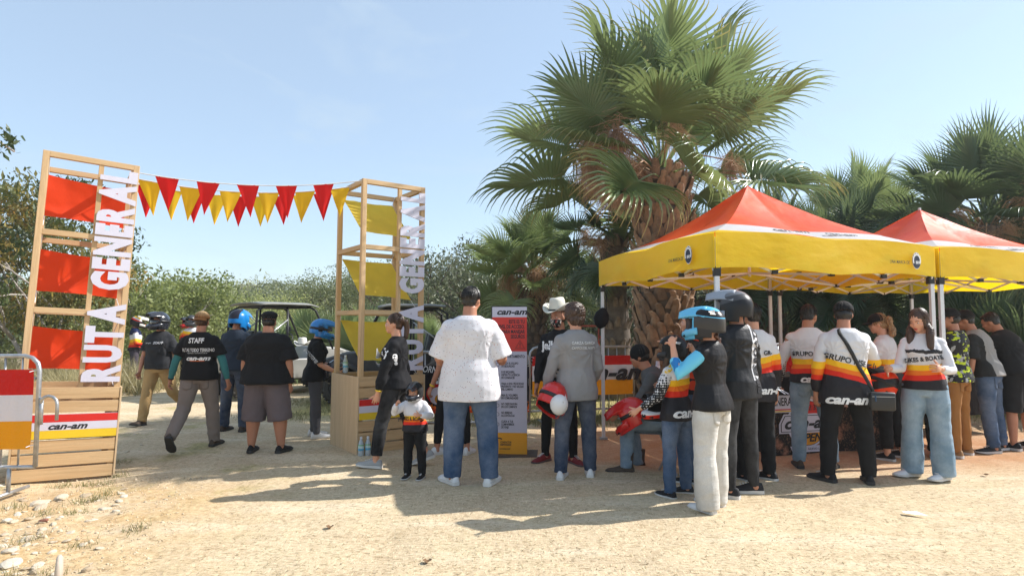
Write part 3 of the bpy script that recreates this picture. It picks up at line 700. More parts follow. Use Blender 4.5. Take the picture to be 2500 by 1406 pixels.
def drape(seed, amp, shw, shz, hemz):
    r = np.random.RandomState(seed); p = r.rand(12)*6
    def f(co, no):
        x, y, z = co.T; h = np.zeros(len(x)); sg = np.sign(y)
        for i, s in enumerate((-1, 1)):
            dx = (x*s-shw*.78); dz = z-(shz-.10); rr = np.sqrt(dx*dx+dz*dz+.002); an = np.arctan2(dz, -dx)
            h += ridge(5.2*an+p[i]+1.5*rr+sg*p[4+i]+.5*np.sin(9*rr+p[6]))*np.exp(-rr/.28)*.9*np.clip((shz+.03-z)/.10, 0, 1)
        lowf = np.clip((shz-.15-z)/.25, 0, 1)
        h += ridge(8*x+2.2*np.sin(3.5*z+p[2])+3*y+p[3]+sg)*lowf*.55
        h += ridge(17*z+4*x*np.sin(p[7])+1.6*np.sin(6*x+p[8])+sg*p[9])*np.exp(-((z-hemz-.13)/.10)**2)*.55
        w = .5*np.sin(9*z+p[10]); h += np.sin(21*z+13*x+w*3+p[11])*.10
        return no*(h*amp)[:, None]
    return f
def fold_shirt(seed, amp):
    r = np.random.RandomState(seed); p = r.rand(8)*6
    def f(co, no):
        x, y, z = co.T; w = .25*np.sin(7*z+p[0])+.2*np.sin(9*x+p[1]+4*z)
        h = ridge(7*x+5*y+1.5*z+p[2]+w*3)*.45+ridge(9*z+5*x+p[3]+w*4)*.35+ridge(15*z-12*x+8*y+p[4]+w*5)*.3+np.sin(23*z+11*y+p[5]+w*6)*.12
        return no*(h*amp)[:, None]
    return f
def fold_pants(seed, amp, knee, ank):
    r = np.random.RandomState(seed); p = r.rand(8)*6
    def f(co, no):
        x, y, z = co.T; w = .5*np.sin(6*z+p[0])+.5*np.sin(14*x+p[1])
        k = .35+1.0*np.exp(-((z-knee)/.13)**2)+1.2*np.exp(-((z-ank)/.12)**2)+.6*np.exp(-((z-knee-.38)/.1)**2)
        h = ridge(26*z+6*x*np.sign(x)+9*y+p[2]+w*1.5)*.45+ridge(17*z-14*y+p[3]+w*2)*.4+np.sin(40*z+16*y+p[4]+w)*.10
        return no*(h*k*amp)[:, None]
    return f
SKIN = {}
def skin(c):
    if c in SKIN: return SKIN[c]
    n = NT('skin'); b = {'tan': srgb(184, 128, 100), 'light': srgb(216, 158, 128), 'dark': srgb(158, 100, 72)}[c]
    cc = n.mix(n.rng(n.noise(8, 4), .3, .7), tuple(v*.88 for v in b), b); n.col(cc)
    n.b.inputs['Roughness'].default_value = .5; n.b.inputs['Subsurface Weight'].default_value = .12; n.b.inputs['Subsurface Radius'].default_value = (.02, .008, .004); n.b.inputs['Subsurface Scale'].default_value = .4
    n.bump(n.noise(160, 2), .08, .003); SKIN[c] = n.m; return n.m
def hairm(name, c):
    if name in MATS: return MATS[name]
    n = NT(name); a = n.noise(1, 3, .6, stretch=(130, 130, 12)); n.col(n.mix(n.rng(a, .35, .7), tuple(v*.5 for v in c), tuple(v*1.5 for v in c)))
    n.b.inputs['Roughness'].default_value = .38; n.b.inputs['Specular IOR Level'].default_value = .5; n.bump(a, .6, .01); MATS[name] = n.m; return n.m
HBLK = hairm('black_hair', (.014, .011, .009)); HBRN = hairm('brown_hair', (.06, .028, .014)); HBLO = hairm('blond_curls', (.34, .19, .08)); HAUB = hairm('auburn_hair', (.10, .035, .018))
LENS = mat('dark_lens', (.02, .025, .03), .08, 0, coat=1); PAD = mat('helmet_padding', (.01, .01, .01), .9)
EYEW = mat('eye_white', (.6, .58, .55), .2); LIPR = mat('red_lips', (.42, .01, .02), .35); LIPN = mat('lips', (.40, .16, .13), .5)

def ring(c, A, F, rx, ry, n=22, p=2.25):
    out = []
    for k in range(n):
        a = 2*math.pi*k/n; ca, sa = math.cos(a), math.sin(a)
        out.append(c + A*(rx*math.copysign(abs(ca)**(2/p), ca)) + F*(ry*math.copysign(abs(sa)**(2/p), sa)))
    return out

def shell(M, k, opening, m, parent, name, th=.012, fr=(.120, .150, .134), low=-54, jaw_=True):
    """helmet shell as a thick grid, with or without the face port"""
    b = MB(); na, ne = 48, 20; vs = []; fs = []
    for j in range(ne+1):
        el = R(low+(90-low)*j/ne)
        for i in range(na):
            az = 2*math.pi*i/na   # 0 = front
            ce = math.cos(el if el > 0 else el*.5); x, y, z = math.sin(az)*ce, math.cos(az)*ce, math.sin(el)*(1.22 if el < 0 else 1)
            s = k*(1+.03*math.cos(2*az)*ce); f_ = max(0, math.cos(az)); lo_ = min(1, max(0, (-math.sin(el)-.05)/.45))
            x *= 1-.16*lo_*f_; jaw = 1+(.34 if k > .95 and jaw_ else .0)*lo_*f_**2
            vs.append(M @ V((x*fr[0]*s, y*fr[1]*s*jaw-.012, z*fr[2]*s+.018-.012*lo_*f_)))
    for j in range(ne):
        el = low+(90-low)*(j+.5)/ne
        for i in range(na):
            az = 360*(i+.5)/na; az = az-360 if az > 180 else az
            if opening and abs(az) < 50 and -17 < el < 22-abs(az)*.08: continue
            if el < -30 and abs(az) > 118 : continue
            fs.append((j*na+i, j*na+(i+1) % na, (j+1)*na+(i+1) % na, (j+1)*na+i))
    b.add(vs, fs); o = b.build(name, m, parent, smooth=True)
    x = o.modifiers.new('s', 'SOLIDIFY'); x.thickness = th; x.offset = -1
    return o
def helmet(M, parent, shell_m, chin_m=None, peak_m=None, goggles=True, lens=True, moto=True, k=1, name='helmet', worn=True, peak_up=.05, strap_m=None):
    e = empty(name); e.parent = parent if parent else None
    M = M @ Matrix.Scale(k, 4); chin_m = chin_m or shell_m; peak_m = peak_m or shell_m
    shell(M, 1, True, shell_m, e, 'shell', jaw_=moto); shell(M, .925, True, PAD, e, 'padding', .02, low=-45)
    b = MB(); rings = []
    for i in range(25):
        a = R(-82+164*i/24); f = math.cos(a)**2; fr_ = abs(math.sin(a))
        c = V((.118*math.sin(a), .012+(.178 if moto else .136)*math.cos(a), -.070-.012*f))
        d = V((math.cos(a)*.126, -.155*math.sin(a), 0)).normalized(); A_ = V((0, 0, 1)); F_ = d.cross(A_)
        hh = .022+.010*fr_**3+.008*f
        rings.append([M @ q for q in ring(c+V((0, 0, .02*fr_**3)), A_, F_, hh, .013+.010*f, 12)])
    b.loft(rings); b.build('chin_bar', chin_m, e, smooth=True)
    if moto:
        b = MB(); b.box(tuple(M @ V((0, .206, -.092)))[:3], (.05*k, .012*k, .030*k), M.to_3x3().normalized()); b.build('vent', PAD, e)
        for s in (-1, 1):
            b = MB(); b.box(tuple(M @ V((s*.070, .172, -.092))), (.036*k, .012*k, .020*k), (M.to_3x3().normalized() @ Matrix.Rotation(-s*.75, 3, 'Z'))); b.build('vent', PAD, e)
        def pk(u, v):
            u = 2*u-1; w = .122*(1-.40*v)*(1-.30*v**5)
            return M @ V((u*w, -.03+.255*v, .163-.012*v+peak_up*v*.45-.060*v*v-.098*abs(u)**2.0*(1-.45*v)+.014*math.exp(-((abs(u)-.40)/.12)**2)))
        o = MB().grid(pk, 16, 10).build('peak', peak_m, e, smooth=True, solid=.007)
    if goggles:
        b = MB(); pts = []
        for i in range(33):
            a = R(55+250*i/32); pts.append(V((math.sin(a)*.134, math.cos(a)*.165-.012, .012)))
        b.loft([[M @ (p+V((0, 0, z))) for z, q in ((-.018, 0), (.018, 0))] for p in pts], cap=False, close=False); o = b.build('goggle_strap', strap_m or BLACK, e, solid=.004, smooth=True)
    if lens:
        def ln(u, v):
            az = R(-52+104*u); el = R(-24+38*v); return M @ V((math.sin(az)*.108*math.cos(el), .03+math.cos(az)*.098*math.cos(el), math.sin(el)*.12-.005))
        MB().grid(ln, 12, 6).build('goggle_lens', LENS, e, smooth=True, solid=.004)
        b = MB(); q = [ln(i/12, 0) for i in range(13)]+[ln(1, i/6) for i in range(1, 7)]+[ln(1-i/12, 1) for i in range(1, 13)]+[ln(0, 1-i/6) for i in range(1, 7)]
        b.tube(q, .008*k, 6); b.build('goggle_frame', BLACK, e, smooth=True)
    return e

def shoe(mb_u, mb_s, ank, fd, pitch, k, w=1, boot=0):
    """upper and sole of one shoe; ankle joint at ank"""
    fd = V(fd).normalized(); up = V((0, 0, 1)); sd_ = fd.cross(up)
    Mr = Matrix.Rotation(-R(pitch), 3, sd_)
    def T(f, s, u): return V(ank)+Mr @ (fd*f*k+sd_*s*k*w+up*(u-.085)*k)
    prof = [(-.078, .022, .055), (-.066, .034, .088), (-.03, .037, .098), (.015, .039, .098), (.06, .042, .082), (.11, .049, .062), (.155, .048, .052), (.19, .037, .045), (.207, .018, .034)]
    rings = []
    for f, s, h in prof:
        r = []
        for i in range(12):
            a = math.pi*i/11; r.append(T(f, s*math.cos(a)*(1-.18*math.sin(a)), .018+(h-.018)*math.sin(a)**.8))
        r += [T(f, -s*.6, .014), T(f, 0, .014), T(f, s*.6, .014)]; rings.append(r)
    mb_u.loft(rings)
    if boot: mb_u.tube([T(-.02, 0, .07), T(-.02, 0, .12), T(-.025, 0, .12+boot)], [.045*k, .047*k, .05*k], 12)
    rings = []
    for f, s, h in prof:
        s *= 1.1; f *= 1.03; z1 = .03 if f < .05 else .026
        z0 = 0 if f < .12 else .012*((f-.12)/.09)
        rings.append([T(f, s, z1), T(f, s*1.0, z0+.004), T(f, s*.9, z0), T(f, -s*.9, z0), T(f, -s, z0+.004), T(f, -s, z1)])
    mb_s.loft(rings)

def hand(mb_palm, mb_f, wr, d, n, k, curl=25, thumb_side=1, spread=4):
    """d: finger direction, n: palm normal (the side the fingers curl to)"""
    d = V(d).normalized(); n = V(n); n = (n-d*n.dot(d)).normalized(); w = d.cross(n)*thumb_side      # towards the thumb
    Mx = Matrix((w, d, n)).transposed()
    mb_palm.ell(wr+d*.045*k, (.041*k, .056*k, .017*k), Mx, 12, 8)
    for i, (o, L_, r) in enumerate(((.030, .072, .0088), (.010, .080, .009), (-.011, .074, .0087), (-.031, .058, .0078))):
        p = wr+d*(.078-.006*abs(i-1.2))*k+w*o*k; dd = (d+w*R(spread)*(1.2-i)).normalized(); pts = [p-dd*.02*k, p]
        for s in range(3):
            dd = (Matrix.Rotation(R(curl)*(1.0+.15*i), 3, dd.cross(n)) @ dd).normalized(); p = p+dd*L_*k*(.42, .32, .26)[s]; pts.append(p)
        mb_f.tube(pts, [r*k, r*1.06*k, r*k, r*.93*k, r*.7*k], 7)
    p = wr+d*.022*k+w*.024*k; dd = (d*.75+w*.62+n*.25).normalized(); pts = [p]
    for s in range(3): p = p+dd*k*(.034, .028, .022)[s]; pts.append(p); dd = (Matrix.Rotation(R(curl*.6), 3, w.cross(d)*-1) @ dd+n*.12+d*.15).normalized()
    mb_f.tube(pts, [.013*k, .0115*k, .0098*k, .007*k], 7)

def headparts(mb, M, k):
    """skull, jaw, nose, ears, brow, lips volume, into a remesh"""
    r3 = M.to_3x3(); T = lambda x, y, z: M @ V((x*k, y*k, z*k))
    def E(c, r, rx=0):
        Mx = r3 @ Matrix.Rotation(rx, 3, 'X'); mb.ell(T(*c), [q*k for q in r], Mx, 16, 11)
    E((0, -.012, .022), (.076, .094, .090)); E((0, .018, -.028), (.061, .070, .080)); E((0, .040, -.078), (.036, .042, .030)); E((0, .058, -.094), (.018, .018, .015))
    E((0, .070, .030), (.048, .018, .012)); E((0, .093, -.020), (.011, .013, .011)); E((0, .086, -.004), (.008, .012, .024), .35)
    E((0, .078, -.055), (.021, .012, .0085)); E((0, .076, -.066), (.019, .012, .007))
    for s in (-1, 1):
        E((s*.042, .055, -.028), (.022, .022, .022)); E((s*.076, -.008, -.012), (.008, .018, .030), -.2)
    mb.tube([T(0, -.025, -.06), T(0, -.03, -.13)], [.056*k, .058*k], 14)

def person(label, px, py, H, face, wf=1, belly=0, sex='m', lean=0, side=0, twist=0, legs=((0, 5, 2), (0, 5, 2)), feet=((0, 0), (0, 0)),
           arms=(((-.2, .02, -1), (-.08, .18, -1)), ((.2, .02, -1), (.08, .18, -1))), hands=((25, None), (25, None)), head=(0, 0), sk='tan',
           top=None, sleeve=.6, sleeve_m=None, hem=0, hemw=1, ease=.022, pants=None, pfit='reg', plen=1, shoes=(BLACK, WHITE), boot=0,
           hair=None, hairm_=HBLK, hat=None, prints=(), vox=.011, seed=0, loc=None, pz=None, arm_m=None, collar=None, extra=None, bulk=1, group=None, cuffs=None, socks=None, foldamp=1, hide_legs=False, headk=1):
    k = H/1.75; p0 = V(loc) if loc else gnd(px, py); root = empty('person', p0, R(face), label, 'person', group)
    fem = sex == 'f'; X, Y, Z = V((1, 0, 0)), V((0, 1, 0)), V((0, 0, 1))
    # legs first in a frame with the pelvis at 0, then lift so the lower sole touches the ground
    jl = []; low = 1e9
    for s, (a, o, kb), (fy, fp) in zip((-1, 1), legs, feet):
        hip = V((s*.092*k*(1+.35*(wf-1)), 0, 0)); td = V((s*math.sin(R(o)), math.sin(R(a)), -math.cos(R(a)))).normalized()
        sdv = V((s*math.sin(R(o))*.4, math.sin(R(a-kb)), -math.cos(R(a-kb)))).normalized()
        kn = hip+td*.425*k; an = kn+sdv*.405*k; fd = V((math.sin(R(fy)), math.cos(R(fy)), 0))
        zs = [an.z-(.085*math.cos(R(fp)))*k - (max(0, math.sin(R(fp)))*.20+max(0, -math.sin(R(fp)))*.07)*k]
        low = min([low]+zs); jl.append((hip, kn, an, fd, fp))
    pzv = -low if pz is None else pz
    jl = [(h+Z*pzv, kn+Z*pzv, an+Z*pzv, fd, fp) for h, kn, an, fd, fp in jl]
    Pc = V((0, 0, pzv+.03*k)); U = V((math.sin(R(side)), math.sin(R(lean)), math.cos(R(lean)))).normalized()
    A1 = (Matrix.Rotation(R(twist), 3, 'Z') @ X); A1 = (A1-U*A1.dot(U)).normalized(); A0 = X
    Lt = .515*k; shw = (.155 if fem else .174)*k*(1+.45*(wf-1))
    def spine(t):   # t in metres/k along the spine
        f = min(1, max(0, t/.5)); d = V((U.x*(.3+.7*f), U.y*(.35+.65*f), 1)).normalized(); c = Pc+d*t*k
        A = (A0.lerp(A1, f)).normalized(); return c, A, d.cross(A).normalized()
    Sc, As, Fs = spine(.415)
    tor = [(-.10, .135, .10, 0), (-.03, .168, .118, -.01), (.06, .16, .112, -.005), (.15, .142, .102, .004), (.24, .152, .112, .012), (.34, .170, .118, .010), (.40, .168, .110, 0), (.45, .146, .095, -.006), (.49, .108, .078, -.012), (.53, .072, .062, -.014)]
    if fem: tor = [(-.10, .140, .105, 0), (-.03, .172, .12, -.012), (.06, .155, .11, -.006), (.15, .125, .092, .004), (.24, .135, .105, .016), (.34, .152, .125, .024), (.40, .150, .105, .006), (.45, .130, .088, -.004), (.49, .096, .070, -.010), (.53, .062, .056, -.012)]
    def tr(t, e=0, hemscale=1):
        ts = [q[0] for q in tor]; t_ = max(min(t, ts[-1]), ts[0])
        i = max(j for j in range(len(ts)) if ts[j] <= t_+1e-9); i = min(i, len(ts)-2); f = (t_-ts[i])/(ts[i+1]-ts[i]); a, b = tor[i], tor[i+1]
        rx, ry, yo = [a[q]+(b[q]-a[q])*f for q in (1, 2, 3)]
        bl = belly*math.exp(-((t-.12)/.17)**2)
        c, A, F = spine(t); rx = rx*k*wf*(1+.5*bl)+e; ry = ry*k*(1+(wf-1)*.8)*(1+.9*bl)+e
        return ring(c+F*(yo+.05*bl)*k, A, F, rx*hemscale, ry*hemscale, 24)
    body = MB(); fingers = MB()
    body.loft([tr(t, -.006) for t in [q[0] for q in tor[:-1]]])
    nb, An, Fn = spine(.525)
    hy, hp = head; hM3 = Matrix.Rotation(R(hy), 3, 'Z') @ Matrix.Rotation(R(hp), 3, 'X')
    base3 = Matrix((A1, Fs, U)).transposed() if abs(lean) < 0 else Matrix.Rotation(R(twist), 3, 'Z')
    h3 = base3 @ hM3; hc = nb+(U*.5+h3 @ V((0, .25, .9))*.75).normalized()*.142*k*headk + h3 @ V((0, .012, 0)); HM = h3.to_4x4(); HM.translation = hc; hk = k*1.0*headk
    if H < 1.2: hk = k*1.42
    body.tube([spine(.46)[0], nb, hc+h3 @ V((0, -.028*hk, -.06*hk))], [.07*k*wf**.5, .058*k*wf**.6, .054*k*wf**.6], 14)
    headparts(body, HM, hk)
    # legs of the body
    for hip, kn, an, fd, fp in jl:
        b_ = bulk*(1+.6*(wf-1)); body.tube([hip+Z*.02, hip.lerp(kn, .4), kn, kn.lerp(an, .3), an], [.085*k*b_, .075*k*b_, .052*k*b_, .056*k*b_, .036*k*b_**.5], 14)
        body.ell(an-Z*.03*k, (.035*k, .05*k, .04*k))
    # arms
    aj = []; 
    for s, (u, f), (curl, pn) in zip((-1, 1), arms, hands):
        S_ = Sc+As*s*shw+Z*.0; u = V(u).normalized(); f = V(f).normalized(); b_ = bulk*(1+.4*(wf-1))
        el = S_+u*.285*k; wr = el+f*.25*k; aj.append((S_, el, wr, f))
        body.tube([S_.lerp(Sc, .35), S_, S_.lerp(el, .4), el, el.lerp(wr, .3), wr, wr+f*.02], [.05*k, .052*k*b_, .046*k*b_, .038*k*b_, .039*k*b_, .026*k, .026*k], 12)
        pn = V(pn) if pn else -As*s+Y*.25
        w = f.cross((pn-f*pn.dot(f)).normalized()); side_ = 1 if (w.y if pn else 1) >= -.3 else -1
        hand(body, fingers, wr+f*.012*k, f, pn, k*.98, curl, -1 if s > 0 and not hands[0 if s < 0 else 1][1] and w.y < 0 else (1 if w.dot(Y+Z*.3) > 0 else -1))
    bo = remesh(body, 'body', skin(sk), root, vox, 2)
    if fingers.v:  # fingers share the body's mesh
        bm = bmesh.new(); bm.from_mesh(bo.data); fm = fingers.mesh('f'); bm.from_mesh(fm); bpy.data.meshes.remove(fm)
        for f_ in bm.faces: f_.smooth = True
        bm.to_mesh(bo.data); bm.free()
    # trousers
    if pants:
        b = MB(); E_ = {'slim': .004, 'reg': .016, 'wide': .030}[pfit]*k
        tt = [.09, .04, -.02, -.07, -.12]
        b.loft([tr(t, min(E_*.5, .008)+.002) for t in tt])
        for hip, kn, an, fd, fp in jl:
            b_ = bulk*(1+.6*(wf-1)); e2 = {'slim': .004, 'reg': .022, 'wide': .058}[pfit]*k
            if plen < 1:
                en = kn.lerp(an, plen*2-1) if plen > .5 else hip.lerp(kn, plen*2)
                b.tube([hip+Z*.03, hip.lerp(en, .5), en], [.092*k*b_+E_*.5, .084*k*b_+E_*.7, .078*k*b_+E_*.95], 18)
            else:
                end = an+(an-kn).normalized()*(.025 if pfit != 'wide' else .05)*k*(1 if plen == 1 else -2)
                b.tube([hip+Z*.03, hip.lerp(kn, .35), hip.lerp(kn, .8), kn, kn.lerp(an, .35), kn.lerp(an, .75), end],
                       [.094*k*b_+min(E_, .012), .085*k*b_+E_, .064*k*b_+E_*1.1, .060*k*b_+E_*1.1, .060*k*b_+e2*.7, .048*k*b_+e2, .042*k*b_+e2], 18)
            b.ell(hip-Y*.035*k-Z*.02*k, (.078*k*wf, .075*k*(1+.5*(wf-1)), .095*k))
        remesh(b, 'trousers' if plen >= 1 else 'shorts', pants, root, vox*1.05, 2, fold_pants(seed+5, .0042*foldamp*(1 if pfit != 'slim' else .6), jl[0][1].z, .13*k))
        if plen >= 1 and pfit != 'slim' and pants is not PBK:
            pb = C.objects and [c_ for c_ in root.children if c_.name.startswith('trousers')][0]; pv = BVHTree.FromPolygons([v.co[:] for v in pb.data.vertices], [tuple(q_.vertices) for q_ in pb.data.polygons])
            for s in (-1, 1):
                def pk_(u, v):
                    x_ = s*.088*k*wf**.5+(u-.5)*.125*k*(1-.12*v); z_ = pzv-.02*k-v*.13*k-.02*k*(1-abs(2*u-1))*v
                    h_ = pv.ray_cast(V((x_, -1, z_)), Y)[0]; return (h_ if h_ else V((x_, -.12, z_)))-Y*.005
                MB().grid(pk_, 6, 6).build('back_pocket', pants, pb, smooth=True, solid=.004)
    # shoes
    for i, (hip, kn, an, fd, fp) in enumerate(jl):
        up_, so = MB(), MB(); shoe(up_, so, an, fd, fp, k*(1.02 if H > 1.2 else 1.15), 1, boot)
        o = up_.build('shoe', shoes[0], root, smooth=True); so.build('sole', shoes[1], o)
        if not boot:
            b = MB(); sdv = fd.cross(Z); Mr = Matrix.Rotation(-R(fp), 3, sdv)
            for q in range(4):
                c = an+Mr @ (fd*(.045+.022*q)*k+Z*(.010-.0075*q)*k); b.beam(c-sdv*.018*k, c+sdv*.018*k, .006*k, .006*k)
            b.build('laces', mat('lace', (.5, .5, .5), .8) if shoes[0] is BLACK else mat('lace_white', (.7, .7, .7), .8), o)
            if socks: MB().tube([an+Z*.0, an+(kn-an).normalized()*socks[1]*k], [.042*k, .046*k*bulk], 14).build('sock', socks[0], root, smooth=True)
    # shirt
    sh = None
    if top:
        b = MB(); t0 = -.05-hem; ts = [t0, .0, .06, .15, .24, .34, .40, .45, .49, .528]
        def te(t):
            e = ease+.012*max(0, min(1, (.15-t)/.15)) if t < .42 else ease*.75
            if t > .5: e = .006
            return e
        r0 = tr(-.03, te(-.03)+.004, hemw); dn = max(0, -.03-t0)
        b.loft([[q-Z*dn*k for q in r0], [q-Z*dn*k*.5 for q in r0], tr(-.03, te(-.03), (1+hemw)/2)]+[tr(t, te(t)) for t in ts[1:]])
        c_, A_, F_ = spine(.50)
        slv = MB() if sleeve_m else b
        for s, (S_, el, wr, f) in zip((-1, 1), aj):
            b_ = bulk*(1+.4*(wf-1)); e = ease
            b.tube([S_.lerp(Sc, .62)+Z*.0, S_.lerp(Sc, .1)], [.060*k+e*.3, .060*k*b_+e*.45], 14); b.ell(S_.lerp(Sc, .08), (.057*k*b_+e*.35,)*3)
            if sleeve <= 1: pts, rr = [S_.lerp(Sc, .15), S_.lerp(el, .3), S_.lerp(el, sleeve)], [.057*k*b_+e*.4, .055*k*b_+e*.75, .050*k*b_+e*1.5]
            else:
                pts, rr = [S_.lerp(Sc, .15), S_.lerp(el, .4), el, el.lerp(wr, .5), el.lerp(wr, min(.97, sleeve-1))], [.057*k*b_+e*.4, .051*k*b_+e*.6, .044*k*b_+e*.55, .040*k*b_+e*.5, .030*k*b_+e*.28]
            slv.tube(pts, rr, 14)
        sh = remesh(b, 'shirt', top, root, vox*1.05, 3, drape(seed, .0068*foldamp, shw, Sc.z, pzv+(t0+.03)*k))
        if sleeve_m:
            h_ = len(slv.v)//2; nf = len(slv.f)//2
            for q in (0, 1):
                n0 = MB(); n0.add(slv.v[q*h_:(q+1)*h_], [tuple(i-q*h_ for i in f) for f in slv.f[q*nf:(q+1)*nf]]); remesh(n0, 'sleeve', sleeve_m, root, vox, 3, fold_shirt(seed+3, .006))
    if arm_m:
        for S_, el, wr, f in aj:
            b = MB(); b.tube([S_.lerp(el, .45), el, el.lerp(wr, .45), el.lerp(wr, .95)], [.054*k*bulk, .047*k*bulk, .044*k*bulk, .032*k], 14); remesh(b, 'arm_sleeve', arm_m, root, vox, 1, fold_shirt(seed, .003))
    if collar:
        b = MB(); r0 = ring(nb-U*.012*k, An, Fn, .068*k*wf**.5, .064*k, 20); b.tube([*r0, r0[0]], .011*k, 6); b.build('collar', collar, root, smooth=True)
    if cuffs:
        for (i, c, m_) in cuffs:
            S_, el, wr, f = aj[i]; q = el.lerp(wr, c); MB().tube([q-f*.008, q+f*.008], [.036*k, .035*k], 14).build('wristband', m_, root, smooth=True)
    # hair
    T = lambda x, y, z: HM @ V((x*hk, y*hk, z*hk)); r3 = HM.to_3x3()
    def hairdisp(a, fr):
        r = np.random.RandomState(seed+9); p = r.rand(4)*6
        def f(co, no):
            x, y, z = co.T; return no*((np.sin(x*fr+p[0]+3*np.sin(z*fr*.4))*np.sin(z*fr*.8+p[1]+y*fr)+.6*np.sin(y*fr*1.7+p[2]+x*fr))*a)[:, None]
        return f
    if hair:
        b = MB(); E = lambda c, r: b.ell(T(*c), [q*hk for q in r], r3, 18, 12)
        style, ln = hair if isinstance(hair, tuple) else (hair, 0)
        if style == 'short': E((0, -.022, .034), (.081, .092, .090)); E((0, -.052, -.018), (.066, .048, .055)); E((0, .03, .085), (.055, .05, .025))
        if style == 'curly': E((0, -.022, .038), (.100, .110, .106)); E((0, -.062, -.034), (.086, .062, .072)); E((0, .03, .094), (.076, .066, .042)); E((.066, -.02, .0), (.040, .055, .056)); E((-.066, -.02, .0), (.040, .055, .056))
        if style in ('long', 'pony', 'braid', 'curlpony'): E((0, -.020, .032), (.083, .096, .093)); E((0, -.052, -.022), (.070, .05, .055))
        if style == 'hatted': E((0, -.030, -.005), (.080, .086, .070))
        if style == 'long':
            for s in (-1, 1):
                E((s*.062, -.006, -.03), (.026, .046, .080)); q0 = T(s*.074, .0, -.05); q1 = q0+Z*-.10*k+Fs*.045*k+An*s*.018*k
                b.tube([q0, q0.lerp(q1, .5)+An*s*.012*k, q1, q1+Z*-ln*.55*k+Fs*.015*k, q1+Z*-ln*.85*k], [.028*hk, .038*hk, .040*hk, .032*hk, .010*hk], 10)
            dn = (V((0, 0, -1))); st_ = T(0, -.062, -.03); q = st_+dn*ln*k*.5-Fn*.02; q2 = st_+dn*ln*k-Fn*.01
            b.loft([ring(st_, An, Fn, .078*hk, .04*hk, 18), ring(st_.lerp(q, .5)-Fn*.02, An, Fn, .088*hk, .034*hk, 18), ring(q-Fn*.03, An, Fn, .088*hk, .030*hk, 18), ring(q2-Fn*.035, An, Fn, .055*hk, .016*hk, 18)])
        if style == 'pony':
            pts = [T(0, -.09, .04), T(0, -.135, .03), T(.005, -.150, -.05), T(0, -.140, -.15), T(-.01, -.12, -.15-ln)]; b.tube(pts, [.02*hk, .034*hk, .032*hk, .026*hk, .008*hk], 12)
        if style == 'braid':
            pts = [T(.01*math.sin(i*2.1), -.07-.02*math.sin(i*.5)-.004*i, -.05-.028*i) for i in range(int(ln/.028))]
            for i, p in enumerate(pts): b.ell(p+An*(.010 if i % 2 else -.010), (.024*hk, .022*hk, .022*hk), r3, 10, 7)
            b.ell(pts[-1]-Z*.02, (.022, .02, .03))
        if style == 'curlpony':
            for i in range(9): b.ell(T(rnd.uniform(-.05, .05), -.125+rnd.uniform(-.03, .03), .02-.028*i*.8+rnd.uniform(-.02, .02)), (.038*hk,)*3, r3, 10, 7)
        curl = style in ('curly', 'curlpony')
        remesh(b, 'hair', hairm_, root, .0075, 1, hairdisp(.006 if curl else .0018, 150 if curl else 190))
        # loose strands over the mass
        b = MB(); rs = random.Random(seed)
        nst = 90 if style in ('long', 'pony') else (60 if curl else 46)
        for i in range(nst):
            a = rs.uniform(R(60), R(300)); st0 = V((math.sin(a)*.05, math.cos(a)*.05-.02, .115))
            pts = []; hl = ln*.8+.05 if style == 'long' else 0
            for j in range(6):
                f = j/5; el_ = R(80-100*f*(1 if style != 'long' else .85)); rr = 1.03 + (.06*rs.random() if curl else .0)
                pts.append(T(math.sin(a)*math.cos(el_)*.083*rr, math.cos(a)*math.cos(el_)*.096*rr-.022, math.sin(el_)*.092*rr+.034))
            if style == 'long' and math.cos(a) < .2:
                l_ = pts[-1]
                for j in range(3): l_ = l_+Z*(-hl*k/3)-Fn*.006+An*rs.uniform(-.01, .01); pts.append(l_)
            b.tube(pts, [.0022*hk]*(len(pts)-1)+[.0008*hk], 3)
        b.build('hair_strands', hairm_, root, smooth=True)
    # eyes and lips when the face shows
    for s in (-1, 1):
        MB().ell(T(s*.029, .0705, .004), (.011*hk, .008*hk, .0055*hk), r3, 10, 7).build('eye', EYEW if vox < .012 else HBLK, root, smooth=True)
        MB().ell(T(s*.029, .078, .004), (.005*hk, .0035*hk, .005*hk), r3, 8, 6).build('iris', HBLK, root, smooth=True)
        MB().tube([T(s*.014, .087, .024), T(s*.03, .085, .030), T(s*.046, .074, .024)], .0035*hk, 5, flat=.6).build('eyebrow', HBLK, root, smooth=True)
    b = MB(); b.ell(T(0, .0795, -.0545), (.020*hk, .012*hk, .005*hk), r3, 12, 8); b.ell(T(0, .0785, -.064), (.017*hk, .012*hk, .006*hk), r3, 12, 8)
    b.build('lips', LIPR if extra == 'redlips' else LIPN, root, smooth=True)
